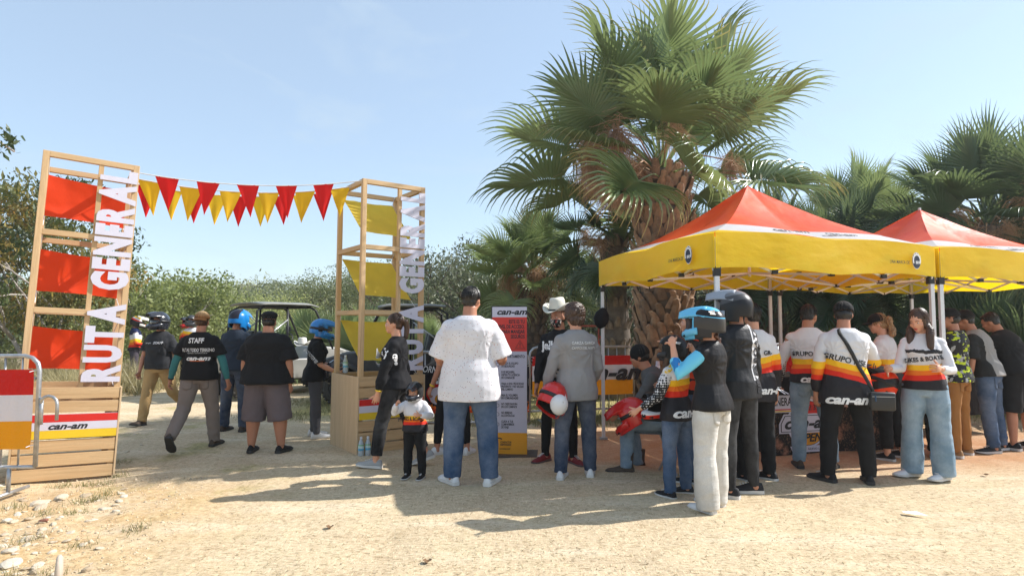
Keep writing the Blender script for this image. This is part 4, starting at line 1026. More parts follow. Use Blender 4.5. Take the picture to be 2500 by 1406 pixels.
    # headgear
    if hat:
        ht = hat[0]
        if ht == 'helmet': helmet(HM @ Matrix.Scale(hk, 4) @ Matrix.Rotation(R(3), 4, 'X'), root, *hat[1:2], **hat[2])
        if ht in ('cap', 'capback'):
            e = empty('cap'); e.parent = root; fl = -1 if ht == 'capback' else 1
            b = MB(); rg = []
            for j in range(9):
                el_ = R(-8+98*j/8); rg.append([T(math.cos(q)*math.cos(el_)*.089, math.sin(q)*math.cos(el_)*.106-.010, math.sin(el_)*.092+.040) for q in [2*math.pi*i/24 for i in range(24)]])
            b.loft(rg, cap=False); b.build('cap_crown', hat[1], e, smooth=True, solid=.004)
            def br(u, v):
                a = R(-62+124*u); r_ = 1+.72*v*math.cos(a)**.6; return T(math.sin(a)*.090*(1+.06*v), fl*(math.cos(a)*.106*r_)-.010, .030-.018*v+.012*math.cos(a)*(1-v*.3)-.018*math.sin(a)**2*v)
            MB().grid(br, 12, 5).build('cap_brim', hat[2] if len(hat) > 2 else hat[1], e, smooth=True, solid=.004)
            MB().ell(T(0, -.01, .133), (.006, .006, .004), r3, 8, 5).build('cap_button', hat[1], e)
        if ht == 'beret':
            b = MB(); b.ell(T(0, -.012, .075), (.098*hk, .112*hk, .058*hk), r3, 22, 12); b.ell(T(0, -.012, .045), (.086*hk, .1*hk, .03*hk), r3, 22, 12)
            remesh(b, 'flat_cap', hat[1], root, .009, 3, fold_shirt(seed, .002))
        if ht == 'beanie':
            b = MB(); b.ell(T(0, -.014, .03), (.088*hk, .104*hk, .105*hk), r3, 22, 12); remesh(b, 'cap', hat[1], root, .009, 2)
        if ht == 'cowboy': cowboy(HM @ Matrix.Translation((0, -.01*hk, .075*hk)), hk, hat[1], root, root)
    if extra == 'mask':
        def mk(u, v):
            az = R(-75+150*u); el = R(-70+78*v); return T(math.sin(az)*.069*math.cos(el)*1.02, .012+math.cos(az)*.094*math.cos(el), -.030+math.sin(el)*.090)
        MB().grid(mk, 14, 10).build('skull_mask', bands('mask_print', [(9, (.02, .02, .02))], wr=.1, extra=lambda n, cc, o: n.mix(n.math('GREATER_THAN', n.noise(38, 2, stretch=(1.5, 1, .8)), .54), n.mix(n.math('GREATER_THAN', n.noise(24, 2), .60), cc, srgb(170, 20, 24)), (.5, .45, .40))), root, smooth=True, solid=.004)
    # printed lettering laid on the cloth
    if sh and prints:
        bv = BVHTree.FromPolygons([v.co[:] for v in sh.data.vertices], [tuple(p.vertices) for p in sh.data.polygons])
        for pr in prints:
            sd_, body_, size, x0, z0, m_, kw = pr
            if kw.get('on') == 'helmet':
                kw = {q_: v_ for q_, v_ in kw.items() if q_ != 'on'}; so_ = [c_ for c_ in root.children if c_.name.startswith('helmet')][0]; so_ = [c_ for c_ in so_.children if c_.name.startswith('shell')][0]
                bv_, tgt = BVHTree.FromPolygons([v.co[:] for v in so_.data.vertices], [tuple(p.vertices) for p in so_.data.polygons]), so_.parent
            else: bv_, tgt = bv, sh
            kw = dict(kw); rot = kw.pop('rot', 0); vs, fs = text_geo(body_, size, **kw); ca, sa = math.cos(R(rot)), math.sin(R(rot)); q = []
            for v in vs:
                a, c = v.x*ca-v.y*sa, v.x*sa+v.y*ca
                o, d = {'b': (V((x0+a, -1, z0+c)), Y), 'f': (V((x0-a, 1, z0+c)), -Y), 'l': (V((-1, x0-a, z0+c)), X), 'r': (V((1, x0+a, z0+c)), -X)}[sd_]
                hit = bv_.ray_cast(o, d); q.append((hit[0] if hit[0] else o+d*.85)-d*.006)
            MB().add(q, fs).build('print', m_, tgt)
    return root, aj, HM, jl, sh

def cowboy(M, k, m, parent, _=None):
    e = empty('cowboy_hat'); e.parent = parent; T = lambda x, y, z: M @ V((x*k, y*k, z*k))
    rg = []
    for r, z in ((1, 0), (1.02, .01), (.97, .06), (.9, .10), (.80, .125), (.5, .118), (.15, .105)):
        rg.append([T(math.cos(q)*.086*r, math.sin(q)*.105*r, z+(.02*(abs(math.sin(q)))*(r < .95)) - (.018*(1-abs(math.cos(q)))*(r < .6))) for q in [2*math.pi*i/28 for i in range(28)]])
    b = MB(); b.loft(rg, cap=False); b.add([T(0, 0, .105)], []); b.build('hat_crown', m, e, smooth=True, solid=.005)
    def bf(u, v):
        a = 2*math.pi*u; r = 1+.85*v; x, y = math.cos(a), math.sin(a)
        return T(x*.086*r*(1-.06*v), y*.105*r*1.0, .085*v**1.6*abs(x)**2.2-.012*v*abs(y)**3+.0)
    MB().grid(bf, 36, 7).build('hat_brim', m, e, smooth=True, solid=.005)
    q = [T(math.cos(a)*.089, math.sin(a)*.108, .014) for a in [2*math.pi*i/28 for i in range(29)]]
    MB().tube(q, .008*k, 6).build('hat_band', BLACK, e, smooth=True)
    return e

# clothes
TB = cloth('black_tshirt', (.012, .012, .013)); TB2 = cloth('black_sweatshirt', (.014, .014, .016)); TCH = cloth('charcoal_tshirt', (.030, .031, .034)); TNV = cloth('navy_shirt', (.030, .042, .062))
TGR = cloth('grey_longsleeve', (.27, .265, .265), wr=.35); TTEAL = cloth('teal_sleeve', (.05, .20, .21)); TRED = cloth('red_cloth', srgb(190, 26, 22))
PK = cloth('khaki_trousers', srgb(176, 146, 100)); PG = cloth('grey_cargo', srgb(128, 118, 112)); PBR = cloth('brown_cargo', srgb(150, 104, 58)); PBK = cloth('black_trousers', (.013, .013, .014)); PGD = cloth('dark_grey_trousers', srgb(78, 72, 80)); PLG = cloth('grey_leggings', (.085, .085, .095)); PSH = cloth('grey_shorts', srgb(102, 92, 94))
JD = denim('dark_denim', (.020, .042, .092)); JM = denim('mid_denim', (.035, .085, .18)); JL = denim('light_denim', (.24, .36, .46), .6); JW = denim('white_denim', (.66, .63, .57), .6); JBK = denim('black_denim', (.018, .018, .020), .15); JLB = denim('pale_denim', (.19, .28, .37), .5)
def fleck(n, cc):
    v = n.n('ShaderNodeTexVoronoi'); v.inputs['Scale'].default_value = 60; n.l(n.tc.outputs['Object'], v.inputs[0]); h = n.n('ShaderNodeSeparateXYZ'); n.l(v.outputs['Color'], h.inputs[0])
    mk = n.math('MULTIPLY', n.math('LESS_THAN', v.outputs['Distance'], .22), n.math('GREATER_THAN', h.outputs[0], .55))
    return n.mix(mk, cc, n.mix(h.outputs[1], srgb(200, 110, 90), srgb(90, 100, 120)))
TWF = cloth('white_flecked_shirt', (.70, .68, .70), fleck=fleck, wr=.10)
W_ = (.70, .69, .71); Bk = (.02, .018, .022); Rd = srgb(222, 44, 22); Or = srgb(240, 120, 24); Ye = srgb(246, 190, 30)
def jersey(name, z0, slope=.12, top=W_, extra=None, sy=0, dz=.052):
    return bands(name, [(z0, Bk), (z0+dz, Rd), (z0+dz*1.9, Or), (z0+dz*3, Ye), (9, top)], slope=slope, slopey=sy, wob=.05, rough=.6, extra=extra)
def halft(lo, hi):
    def f(n, cc, o):
        v = n.n('ShaderNodeTexVoronoi'); v.inputs['Scale'].default_value = 46; v.inputs['Randomness'].default_value = .15; n.l(n.tc.outputs['Object'], v.inputs[0])
        th = n.rng(o[2], hi, lo, 0, .62); return n.mix(n.math('LESS_THAN', v.outputs['Distance'], th), cc, (.02, .02, .022))
    return f
SLW = bands('halftone_sleeve', [(9, W_)], extra=halft(.95, 1.22), rough=.6)
SLC = bands('colour_sleeve', [(.98, Bk), (1.03, Rd), (1.09, Or), (1.16, Ye), (9, W_)], slopey=-.15, rough=.6)
SLB = bands('blue_sleeve', [(9, srgb(110, 200, 232))], rough=.5, extra=lambda n, cc, o: n.mix(n.math('GREATER_THAN', n.noise(7, 2), .64), cc, srgb(40, 120, 190)))
SW = (mat('white_shoe', (.72, .71, .70), .5, .05, bump=.2, bs=40), mat('white_sole', (.66, .64, .60), .6)); SB = (cloth('black_shoe', (.018, .018, .020), .6), mat('pale_sole', (.55, .54, .52), .6)); SBB = (MATS['black_shoe'], mat('black_sole', (.03, .03, .03), .7))
SG = (mat('grey_shoe', (.34, .34, .33), .7, .1), MATS['white_sole']); SR = (mat('red_shoe', srgb(120, 20, 30), .6), mat('dark_sole', (.12, .08, .08), .6)); SBT = (mat('brown_boot', srgb(72, 58, 46), .7, .2, bump=.3), MATS['black_sole']); STN = (mat('tan_shoe', srgb(150, 112, 70), .7), MATS['pale_sole'])
BAND = mat('yellow_wristband', srgb(240, 200, 30), .5)
def hm(name, stops, slope=0, sy=0, coat=.6, rough=.25, extra=None):
    return bands(name, stops, slope=slope, slopey=sy, rough=rough, wr=.0, extra=extra)
BLUE = srgb(26, 124, 196); CY = srgb(96, 186, 226)
# helmets are coloured in the wearer's frame: z is height above the ground
H1 = bands('helm_white_yellow', [(1.62, (.02, .02, .02)), (1.66, Rd), (1.70, (.7, .7, .7)), (1.74, Ye), (9, (.02, .02, .02))], slopey=.5, rough=.3, wr=0)
H2 = mat('helm_black_gloss', (.02, .022, .03), .2, .4, 9, coat=.6); H3 = mat('helm_dark_matte', (.035, .037, .042), .4, .2)
HB = mat('helm_blue', BLUE, .3, .05, coat=.4); HCY = mat('helm_cyan', CY, .3, .05, coat=.4); HW = mat('helm_white', (.68, .66, .60), .3, .03, coat=.4); HRD = mat('helm_red', srgb(200, 24, 20), .3, .05, coat=.4); HGR = mat('helm_grey', (.30, .33, .38), .35, .05)
HG2 = bands('helm_grey_black', [(1.70, (.02, .02, .022)), (1.76, (.07, .07, .075)), (9, (.16, .17, .19))], rough=.35, wr=0, slopey=.3)
HC2 = bands('helm_cyan_black', [(1.475, (.03, .03, .034)), (1.575, (.055, .05, .045)), (1.582, CY), (1.632, (.015, .015, .018)), (9, CY)], rough=.3, wr=0, slopey=-.15, extra=lambda n, cc, o: n.mix(n.math('MULTIPLY', n.math('GREATER_THAN', o[1], .075), n.math('LESS_THAN', o[2], 1.57)), cc, CY))
ORB = bands('orange_black_cloth', [(9, (.015, .015, .015))], rough=.6, extra=lambda n, cc, o: n.mix(n.math('GREATER_THAN', n.noise(5, 2, stretch=(1, 1, 2)), .52), cc, srgb(230, 70, 30)))
# ------------------------------------------------------------ vegetation
def leafmat(name, cols, trans=.35, rough=.5, spec=.5, noise_scale=.6):
    n = NT(name); a = n.n('ShaderNodeAttribute', attribute_name='tint'); r = n.n('ShaderNodeValToRGB'); n.l(a.outputs['Fac'], r.inputs[0])
    e = r.color_ramp.elements; e[0].position, e[0].color = 0, (*cols[0], 1); e[1].position, e[1].color = 1, (*cols[-1], 1)
    for i, c in enumerate(cols[1:-1]): x = e.new((i+1)/(len(cols)-1)); x.color = (*c, 1)
    cc = n.mix(n.rng(n.noise(noise_scale, 3), .35, .65, 0, .5), r.outputs[0], tuple(v*.62 for v in cols[len(cols)//2]))
    n.col(cc); n.b.inputs['Roughness'].default_value = rough; n.b.inputs['Specular IOR Level'].default_value = spec
    n.trans(cc, trans); return n.m
FOREST = leafmat('forest_leaves', [(.09, .12, .045), (.17, .20, .075), (.27, .29, .12), (.36, .36, .17), (.38, .33, .21)], .3, noise_scale=.09)
MESQ = leafmat('mesquite_leaves', [(.14, .18, .055), (.27, .32, .10), (.42, .45, .16), (.50, .50, .22)], .45)
AUTL = leafmat('autumn_tree_leaves', [(.035, .065, .018), (.07, .11, .03), (.14, .15, .04), (.32, .24, .05), (.42, .22, .06)], .4)
DARKL = leafmat('dark_tree_leaves', [(.08, .10, .05), (.14, .165, .08), (.22, .23, .13), (.32, .31, .20)], .3)
PALE_BARK = mat('pale_bark', (.38, .34, .30), .85, .3, 9, .5, 30); BARK = mat('grey_bark', (.14, .11, .085), .9, .3, 9, .5, 30)
def leaves(rs, cens, rads, n, size, t0, t1, flat=.8, core=.0, droop=0):
    """n leaf quads spread through ellipsoid clumps; returns verts and tints"""
    cens = np.array(cens); rads = np.array(rads); w = (rads**2).sum(1); idx = rs.choice(len(cens), n, p=w/w.sum())
    d = rs.normal(size=(n, 3)); d /= np.linalg.norm(d, axis=1)[:, None]; r = core+(1-core)*rs.rand(n)**.42
    r *= 1+.22*np.sin(d[:, 0]*7+idx)*np.sin(d[:, 2]*6+idx*2)
    p = cens[idx]+d*rads[idx]*r[:, None]
    u = rs.normal(size=(n, 3)); u /= np.linalg.norm(u, axis=1)[:, None]; nn = d*.7+rs.normal(size=(n, 3))*.7+np.array([0, 0, .5]); v = np.cross(nn, u); v /= np.linalg.norm(v, axis=1)[:, None]+1e-6
    u[:, 2] -= droop
    s = size*(.55+.9*rs.rand(n))[:, None]
    q = np.stack([p-u*s*.5, p+v*s*flat*.28, p+u*s*.5, p-v*s*flat*.28], 1).reshape(-1, 3)
    ti = (t0+(t1-t0)*rs.rand(len(cens)))[idx]+rs.normal(size=n)*.10
    return q, np.repeat(np.clip(ti, 0, 1), 4)
def limb(b, rs, p, d, L, r, depth, tips, seg=6):
    pts = [p]; q = p
    for i in range(4):
        d = (d+V(rs.normal(size=3)*.16)+V((0, 0, .05))).normalized(); q = q+d*L/4; pts.append(q)
    b.tube(pts, [r*(1-.13*i) for i in range(5)], seg); tips.append(q)
    if depth:
        for k in range(3):
            nd = (d+V(rs.normal(size=3)*.55)+V((0, 0, .1))).normalized(); limb(b, rs, pts[rs.randint(2, 5)], nd, L*.68, r*.55, depth-1, tips, max(4, seg-1))
def tree(name, x, y, h, w, n, size, m, bark, seed, label, group='trees behind the field', t=(.2, .6), cl=16, clump=.34, droop=0, trunk=.10, low=.25, z=0, lean=0):
    rs = np.random.RandomState(seed); o = empty(name, (x, y, z), 0, label, 'tree' if h > 2.2 else 'bush', group); b = MB(); tips = []
    for k in range(3): limb(b, rs, V((rs.normal()*.1, rs.normal()*.1, -.1)), V((rs.normal()*.35+lean, rs.normal()*.3, 1)).normalized(), h*.5, trunk*(1-.2*k), 2, tips)
    b.build('trunk', bark, o, smooth=True)
    cs, rd = [], []
    for t_ in tips[::2]: cs.append(list(t_)); r = w*clump*rs.uniform(.5, .8); rd.append([r, r, r*.75])
    for k in range(cl):
        a = rs.rand()*6.28; f = rs.rand(); zz = h*(low+(1-low)*f**.8)-w*clump*.5; rr = w*.5*math.sqrt(max(.05, 1-((f-.35)/.8)**2))*(.35+.65*rs.rand())
        cs.append([rr*math.cos(a)*1.0+lean*zz*.5, rr*math.sin(a)*.8, zz]); r = w*clump*rs.uniform(.45, .95); rd.append([r, r*.9, r*.7])
    q, ti = leaves(rs, cs, rd, n, size, t[0], t[1], droop=droop); link('crown', np_mesh('crown', q, 4, m, ti), parent=o)
    return o
# terrain of the hill and the wood on it
def hz(x, y):
    k = min(1, max(0, (y-34)/50)); k = k*k*(3-2*k); side = .55+.45*math.exp(-((x-10)/60)**2)+.10*math.sin(x*.07)
    return k*6.4*side*(1 if x > -60 else 1)
vs, fs = [], []; xs = np.linspace(-160, 180, 60); ys = np.linspace(30, 150, 30)
for y in ys:
    for x in xs: vs.append((x, y, hz(x, y)-.05-(.5 if y == 30 else 0)+.3*noise.noise((x*.1, y*.1, 0))))
fs = [(j*60+i, j*60+i+1, (j+1)*60+i+1, (j+1)*60+i) for j in range(29) for i in range(59)]
me = idx_mesh('hill', vs, fs, mat('hill_soil', (.13, .11, .06), .95, .3)); me.shade_smooth(); tag(link('hill', me), 'low hill rising behind the field', kind='structure')
rs = np.random.RandomState(11); cs, rd, sz = [], [], []; Q, TT = [], []
for i in range(1150):
    y = 30+rs.rand()**1.25*62; x = rs.uniform(-1.0, 1.15)*(y*.95+6)
    if abs(x) < 4 and y < 36: continue
    near = y < 46; r = rs.uniform(1.1, 2.2) if near else rs.uniform(1.3, 2.6)
    z = hz(x, y)+r*rs.uniform(.35, .75)
    base = .55+.25*math.sin(x*.11+y*.05) if near else .35+.3*math.sin(x*.06+y*.09+2)
    c2, r2 = [], []
    for k in range(5):
        c2.append([x+rs.normal()*r*.5, y+rs.normal()*r*.4, z+rs.normal()*r*.25]); q = r*rs.uniform(.45, .75); r2.append([q, q, q*.8])
    tb = min(.95, max(.02, base+rs.normal()*.16)); nl = int(560*(44/max(y, 34))**1.1)
    q, t_ = leaves(rs, c2, r2, nl, .30 if near else .34, tb-.05, tb+.05, core=.2); Q.append(q); TT.append(t_)
tag(link('hillside_scrub', np_mesh('hillside_scrub', np.concatenate(Q), 4, FOREST, np.concatenate(TT))), 'dense green scrub woodland covering the low hill', kind='stuff')
# nearer trees and bushes one can tell apart
i = 0
for (px, d, topy, w, t, lb) in ((352, 27, 688, 5.2, (.25, .6), 'rounded green mesquite bush just right of the left tower'), (455, 29, 700, 5.5, (.4, .8), 'bright green mesquite bush above the STAFF man'), (560, 27, 672, 6.0, (.35, .75), 'tall yellow green mesquite above the white buggy'),
        (670, 26, 690, 5.5, (.5, .9), 'pale yellow green mesquite behind the large man'), (765, 29, 655, 5.0, (.2, .5), 'olive bush left of the right tower'), (860, 30, 640, 5.0, (.1, .35), 'dark green tree seen through the right tower'), (940, 28, 600, 4.6, (.1, .3), 'darker tall tree behind the right tower lettering')):
    z1 = 1.5+(795-topy)/(1500/d); X = (px-1250)/(1500/d)
    tree('mesquite_tree', X, d, z1*.86, w, 14000, .095, MESQ if i < 4 else FOREST, BARK, 40+i, lb, 'mesquite bushes in front of the hill', t, 18, .30, low=.12); i += 1
tree('autumn_tree', -11.6, 15.2, 5.4, 4.6, 13000, .125, AUTL, PALE_BARK, 61, 'tall yellowing tree with pale branches behind the left tower', 'trees at the left edge', (.1, .8), 30, .20, droop=.5, trunk=.08, low=.38)
tree('autumn_tree', -14.6, 16.4, 5.6, 4.6, 9000, .13, AUTL, PALE_BARK, 62, 'yellowing tree cut off by the left edge of the photo', 'trees at the left edge', (.3, .95), 24, .22, droop=.5, trunk=.08, low=.2)
tree('green_tree', -9.7, 17.0, 3.2, 4.2, 9000, .12, MESQ, PALE_BARK, 63, 'lower dense green tree with white bare branches left of the gateway', 'trees at the left edge', (.05, .4), 24, .24, trunk=.06, low=.05)
tree('green_tree', -12.9, 18.5, 3.6, 5.0, 8000, .13, MESQ, PALE_BARK, 64, 'dense green shrub below the yellowing trees at far left', 'trees at the left edge', (.0, .3), 24, .26, trunk=.06, low=.03)
b = MB(); q, ti = leaves(np.random.RandomState(5), [[0, 0, 0], [-.35, 0, .2]], [[.25, .2, .16], [.25, .2, .2]], 160, .10, .1, .4, droop=.6)
o = empty('overhanging_branch', at(2, 348, 6.5), 0, 'leafy twig hanging into the picture at the upper left edge', 'branch'); MB().tube([(.15, 0, -.1), (-.2, 0, .12), (-.7, 0, .3), (-3.5, 3, .9)], .012, 5).build('twig', PALE_BARK, o); link('leaf_spray', np_mesh('spray', q, 4, AUTL, ti), parent=o)
i = 0
for (px, d, topy, w, lb) in ((1075, 22, 588, 4.4, 'tall dark tree right of the right tower lettering'), (1165, 24, 600, 4.4, 'dark tree behind the large man'), (1250, 21, 660, 4.0, 'dusty dark tree left of the palm trunk'), (1400, 22, 650, 4.6, 'dark tree behind the cowboy hat'), (1500, 20, 640, 4.2, 'dark tree left of the big palm trunk'),
        (1740, 19, 640, 4.2, 'dark tree behind the canopy leg'), (1960, 21, 600, 4.6, 'dark tree behind the canopy roof'), (2120, 19, 640, 4.0, 'dark tree under the right palms'), (2290, 18, 600, 4.4, 'dark shrub tree behind the second canopy'), (2440, 17, 640, 4.2, 'dark green tree at the right edge under the palm'), (2600, 17, 560, 4.4, 'dark tree just past the right edge')):
    z1 = 1.5+(795-topy)/(1500/d); X = (px-1250)/(1500/d)
    tree('shade_tree', X, d, z1, w, 7500, .13, DARKL, BARK, 80+i, lb, 'dark trees behind the palms', (.1, .6), 20, .28, low=.04); i += 1

# ------------------------------------------------------------ palms
def palmmat(name, a, b, tip, rough=.32):
    n = NT(name); at_ = n.n('ShaderNodeAttribute', attribute_name='tint'); oi = n.n('ShaderNodeObjectInfo')
    g = n.mix(oi.outputs['Random'], a, b); g = n.mix(n.rng(n.noise(2, 3), .4, .7, 0, .4), g, tuple(v*.6 for v in a))
    f = n.math('MULTIPLY', n.rng(at_.outputs['Fac'], .72, 1), n.rng(n.math('FRACT', n.math('MULTIPLY', oi.outputs['Random'], 7.3)), .45, .9))
    g = n.mix(f, g, tip); n.col(g); n.b.inputs['Roughness'].default_value = rough; n.b.inputs['Specular IOR Level'].default_value = .6; n.trans(n.mix(.5, g, (.36, .44, .14)), .26); return n.m
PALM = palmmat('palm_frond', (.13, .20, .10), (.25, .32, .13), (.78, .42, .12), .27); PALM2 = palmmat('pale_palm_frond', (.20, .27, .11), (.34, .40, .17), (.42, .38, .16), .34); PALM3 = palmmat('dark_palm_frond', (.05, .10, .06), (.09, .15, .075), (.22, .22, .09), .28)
DEADF = mat('dead_frond', (.20, .13, .07), .8, .3)
BOOT = NT('palm_boot'); oi = BOOT.n('ShaderNodeObjectInfo'); BOOT.col(BOOT.mix(BOOT.rng(BOOT.noise(9, 4), .3, .7, 0, .7), BOOT.mix(oi.outputs['Random'], srgb(134, 110, 88), srgb(188, 150, 116)), srgb(92, 78, 66))); BOOT.b.inputs['Roughness'].default_value = .85; BOOT.bump(BOOT.noise(1, 4, stretch=(60, 60, 8)), .5, .01); BOOT = BOOT.m
BOOTG = mat('old_palm_boot', srgb(128, 112, 96), .9, .35, 6, .4, 40)
SEED = NT('seed_spray'); oi = SEED.n('ShaderNodeObjectInfo'); c_ = SEED.mix(oi.outputs['Random'], srgb(170, 134, 108), srgb(206, 170, 130)); SEED.col(c_); SEED.b.inputs['Roughness'].default_value = .7; SEED.trans(c_, .2); SEED = SEED.m
def frond_mesh(seed, pet, fan, nseg=38, droop=.5, m=PALM, dead=0):
    rs = np.random.RandomState(seed); vs, fs, tt = [], [], []
    def strip(pts, ws, up, t0, t1, fold=.35):
        o = len(vs); n = len(pts)
        for i, (p, w) in enumerate(zip(pts, ws)):
            d = (pts[min(i+1, n-1)]-pts[max(i-1, 0)]); d /= np.linalg.norm(d)+1e-9; s = np.cross(d, up); s /= np.linalg.norm(s)+1e-9; u = np.cross(s, d)
            vs.extend([p-s*w, p-u*w*fold, p+s*w]); t = t0+(t1-t0)*i/(n-1); tt.extend([t]*3)
        for i in range(n-1):
            for k in (0, 1): fs.append((o+i*3+k, o+i*3+k+1, o+i*3+4+k, o+i*3+3+k))
    g = np.array; pts = []; 
    for i in range(7): f = i/6; pts.append(g([0, pet*f, .10*pet*math.sin(f*2.2)-.10*pet*f*f]))
    strip(pts, [.030, .024, .02, .018, .016, .016, .015], g([0, 0, 1.]), 0, .3, .8)
    c0 = pts[-1]; costa = fan*.42
    for k in range(nseg):
        f = (k+.5)/nseg*2-1; a = f*R(118)+rs.normal()*.015
        back = costa*(1-abs(f))**1.2; st0 = c0+g([0, back, -.35*droop*back*back])
        L = fan*(1-.38*abs(f)**2)*(.92+.12*rs.rand())-back*.75
        d0 = g([math.sin(a), math.cos(a), .12+.35*abs(f)]); d0 /= np.linalg.norm(d0); p = st0.copy(); pp = [p.copy()]; dz = 0; ns = 7
        dr = droop*(.7+.7*rs.rand())*(1.3 if dead else 1)
        for j in range(ns):
            t = (j+1)/ns; dd = d0.copy(); dd[2] -= dr*(.30*t+4.2*max(0, t-.48)**1.7); dd[:2] += rs.normal(size=2)*.02; dd /= np.linalg.norm(dd); p = p+dd*L/ns; pp.append(p.copy())
        w = fan*.0235; strip(pp, [w*.35, w*.95, w*1.05, w*.85, w*.62, w*.40, w*.2, w*.04], g([0, 0, 1.])+g([-math.sin(a), 0, 0])*.0, .3, 1, 1.1)
    return idx_mesh('frond', np.array(vs), np.array(fs), m, tt)
def seed_mesh(seed, n=300, R_=.34):
    rs = np.random.RandomState(seed); vs, fs = [], []
    for i in range(n):
        d = rs.normal(size=3); d[2] = -abs(d[2])*1.2+.25; d /= np.linalg.norm(d); p = np.array([0, 0, 0])+rs.normal(size=3)*np.array([.05, .05, .10]); o = len(vs); L = R_*(.5+.7*rs.rand()); s = np.cross(d, rs.normal(size=3)); s /= np.linalg.norm(s)
        for j in range(4):
            w = .0034*(1-.15*j); vs.extend([p-s*w, p+s*w]); p = p+d*L/3+rs.normal(size=3)*.02; d = d+np.array([0, 0, -.28])+rs.normal(size=3)*.15; d /= np.linalg.norm(d)
        fs.extend([(o+2*j, o+2*j+1, o+2*j+3, o+2*j+2) for j in range(3)])
    return idx_mesh('seed_cluster', np.array(vs), np.array(fs), SEED)
def boot_mesh(seed, m):
    rs = random.Random(seed); b = MB(); w = .085
    rows = [(0, w*1.1, .03), (.10, w*.95, .035), (.19, w*.75, .03), (.27, w*(.5+.2*rs.random()), .02)]
    rg = []
    for i, (y, ww, th) in enumerate(rows):
        tw = rs.uniform(-.015, .015)*i; out = .03+.22*y+.5*y*y
        rg.append([V((-ww+tw, out-.005, y)), V((tw-ww*.3, out+th, y)), V((tw+ww*.3, out+th, y)), V((ww+tw, out-.005, y)), V((tw, out-th*.4, y+.01*i))])
    b.loft(rg); me = b.mesh('leaf_boot'); me.materials.append(m); return me
FM = {}
def palm(name, x, y, zc, r, pet, fan, nf, label, m=PALM, boots=140, clusters=6, seed=0, trunk_m=None, group='fan palms', lo=-62, boot_m=None, z0=0, hi=86, droop=.55, dead=0, wild=.9):
    rs = random.Random(seed); t = empty(name, (x, y, z0), 0, label, 'palm tree' if zc > 1 else 'palmetto', group)
    key = (round(fan, 2), round(pet, 2), m.name)
    if key not in FM: FM[key] = [frond_mesh(seed*10+i, pet*(.85+.1*i), fan*(.9+.06*i), 40, droop*(.45+.25*i), m) for i in range(5)]
    if zc > .6:
        b = MB(); pts = [(.05*math.sin(i*.8), .03*math.sin(i), zc*i/8-.05*(i == 0)) for i in range(9)]; b.tube(pts, [r*1.12]+[r*.86]*6+[r*.95, r*.6], 18); b.build('trunk', trunk_m or BARK, t, smooth=True)
        bms = [boot_mesh(i, boot_m or BOOT) for i in range(4)]; rows = max(4, int(boots/11)); 
        for j in range(rows):
            for i in range(11):
                a = 2*math.pi*(i+.5*(j % 2)+rs.uniform(-.12, .12))/11; z = (zc-.12)*(j+.5)/rows+rs.uniform(-.03, .03); o = bpy.data.objects.new('leaf_boot', bms[rs.randrange(4)]); C.objects.link(o); o.parent = t
                k = rs.uniform(.85, 1.2)*r/.42; o.location = (pts[4][0]*.5+math.sin(a)*r*.80, math.cos(a)*r*.80, z); o.scale = (k, k, k); o.rotation_euler = (rs.uniform(-.15, .05), rs.uniform(-.25, .25), -a)
    else: pts = [(0, 0, 0)]*9
    for i in range(nf):
        f = (i+.5)/nf; el = R(hi-(hi-lo)*f**1.05+rs.uniform(-11, 11)*wild); az = i*2.39996+rs.uniform(-.2, .2)
        o = bpy.data.objects.new('frond', FM[key][min(4, max(0, int(f*5+rs.uniform(-1, 1))))]); C.objects.link(o); o.parent = t
        d = V((math.cos(el)*math.cos(az), math.cos(el)*math.sin(az), math.sin(el))); s = V((-math.sin(az), math.cos(az), 0)); s = -s; n_ = s.cross(d)
        roll = Matrix.Rotation(rs.uniform(-1, 1)*wild, 3, d); Mx = roll @ Matrix((s, d, n_)).transposed(); o.rotation_euler = Mx.to_euler()
        o.location = V((pts[-1][0], pts[-1][1], zc-.25*f+.1))+d*.08; k = rs.uniform(.78, 1.12)*(1 if f < .8 else .9); o.scale = (k, k, k)
    if clusters:
        sm = [seed_mesh(seed+i, R_=.30 if r < .4 else .36) for i in range(3)]
        for i in range(clusters):
            az = rs.random()*6.28 if i % 3 else rs.uniform(3.4, 6.0); rr = rs.uniform(.35, 1.25)*pet; zz = zc+rs.uniform(-.55, .75)*pet*.7
            o = bpy.data.objects.new('seed_cluster', sm[i % 3]); C.objects.link(o); o.parent = t; o.location = (math.cos(az)*rr, math.sin(az)*rr, zz); k = rs.uniform(.8, 1.35); o.scale = (k, k, k*1.15); o.rotation_euler = (0, 0, rs.random()*6)
            q = V((math.cos(az)*rr, math.sin(az)*rr, zz)); MB().tube([V((0, 0, zc-.1)), q*.5+V((0, 0, zc*.5+.25)), q+V((0, 0, .1)), q], [.018, .014, .010, .006], 5).build('seed_stalk', SEED, t, smooth=True)
    return t
palm('fan_palm', 2.50, 10.15, 4.08, .44, 1.35, 1.38, 42, 'large central fan palm with orange tipped fronds and brown seed sprays', boots=290, clusters=15, seed=1, hi=86, lo=-12, droop=.85)
palm('fan_palm', .50, 14.8, 2.75, .34, .75, 1.0, 44, 'pale green fan palm between the right tower and the canopy', PALM2, 130, 9, 2, boot_m=BOOTG, lo=-35, droop=.7)
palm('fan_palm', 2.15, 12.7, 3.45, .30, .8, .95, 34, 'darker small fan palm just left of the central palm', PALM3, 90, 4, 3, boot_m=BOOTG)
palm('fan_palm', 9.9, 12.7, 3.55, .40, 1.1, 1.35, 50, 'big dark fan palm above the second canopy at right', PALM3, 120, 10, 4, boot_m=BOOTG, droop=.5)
palm('fan_palm', 9.6, 17.0, 4.2, .36, 1.0, 1.2, 40, 'hazy fan palm left of the big right palm', PALM2, 80, 5, 5, boot_m=BOOTG)
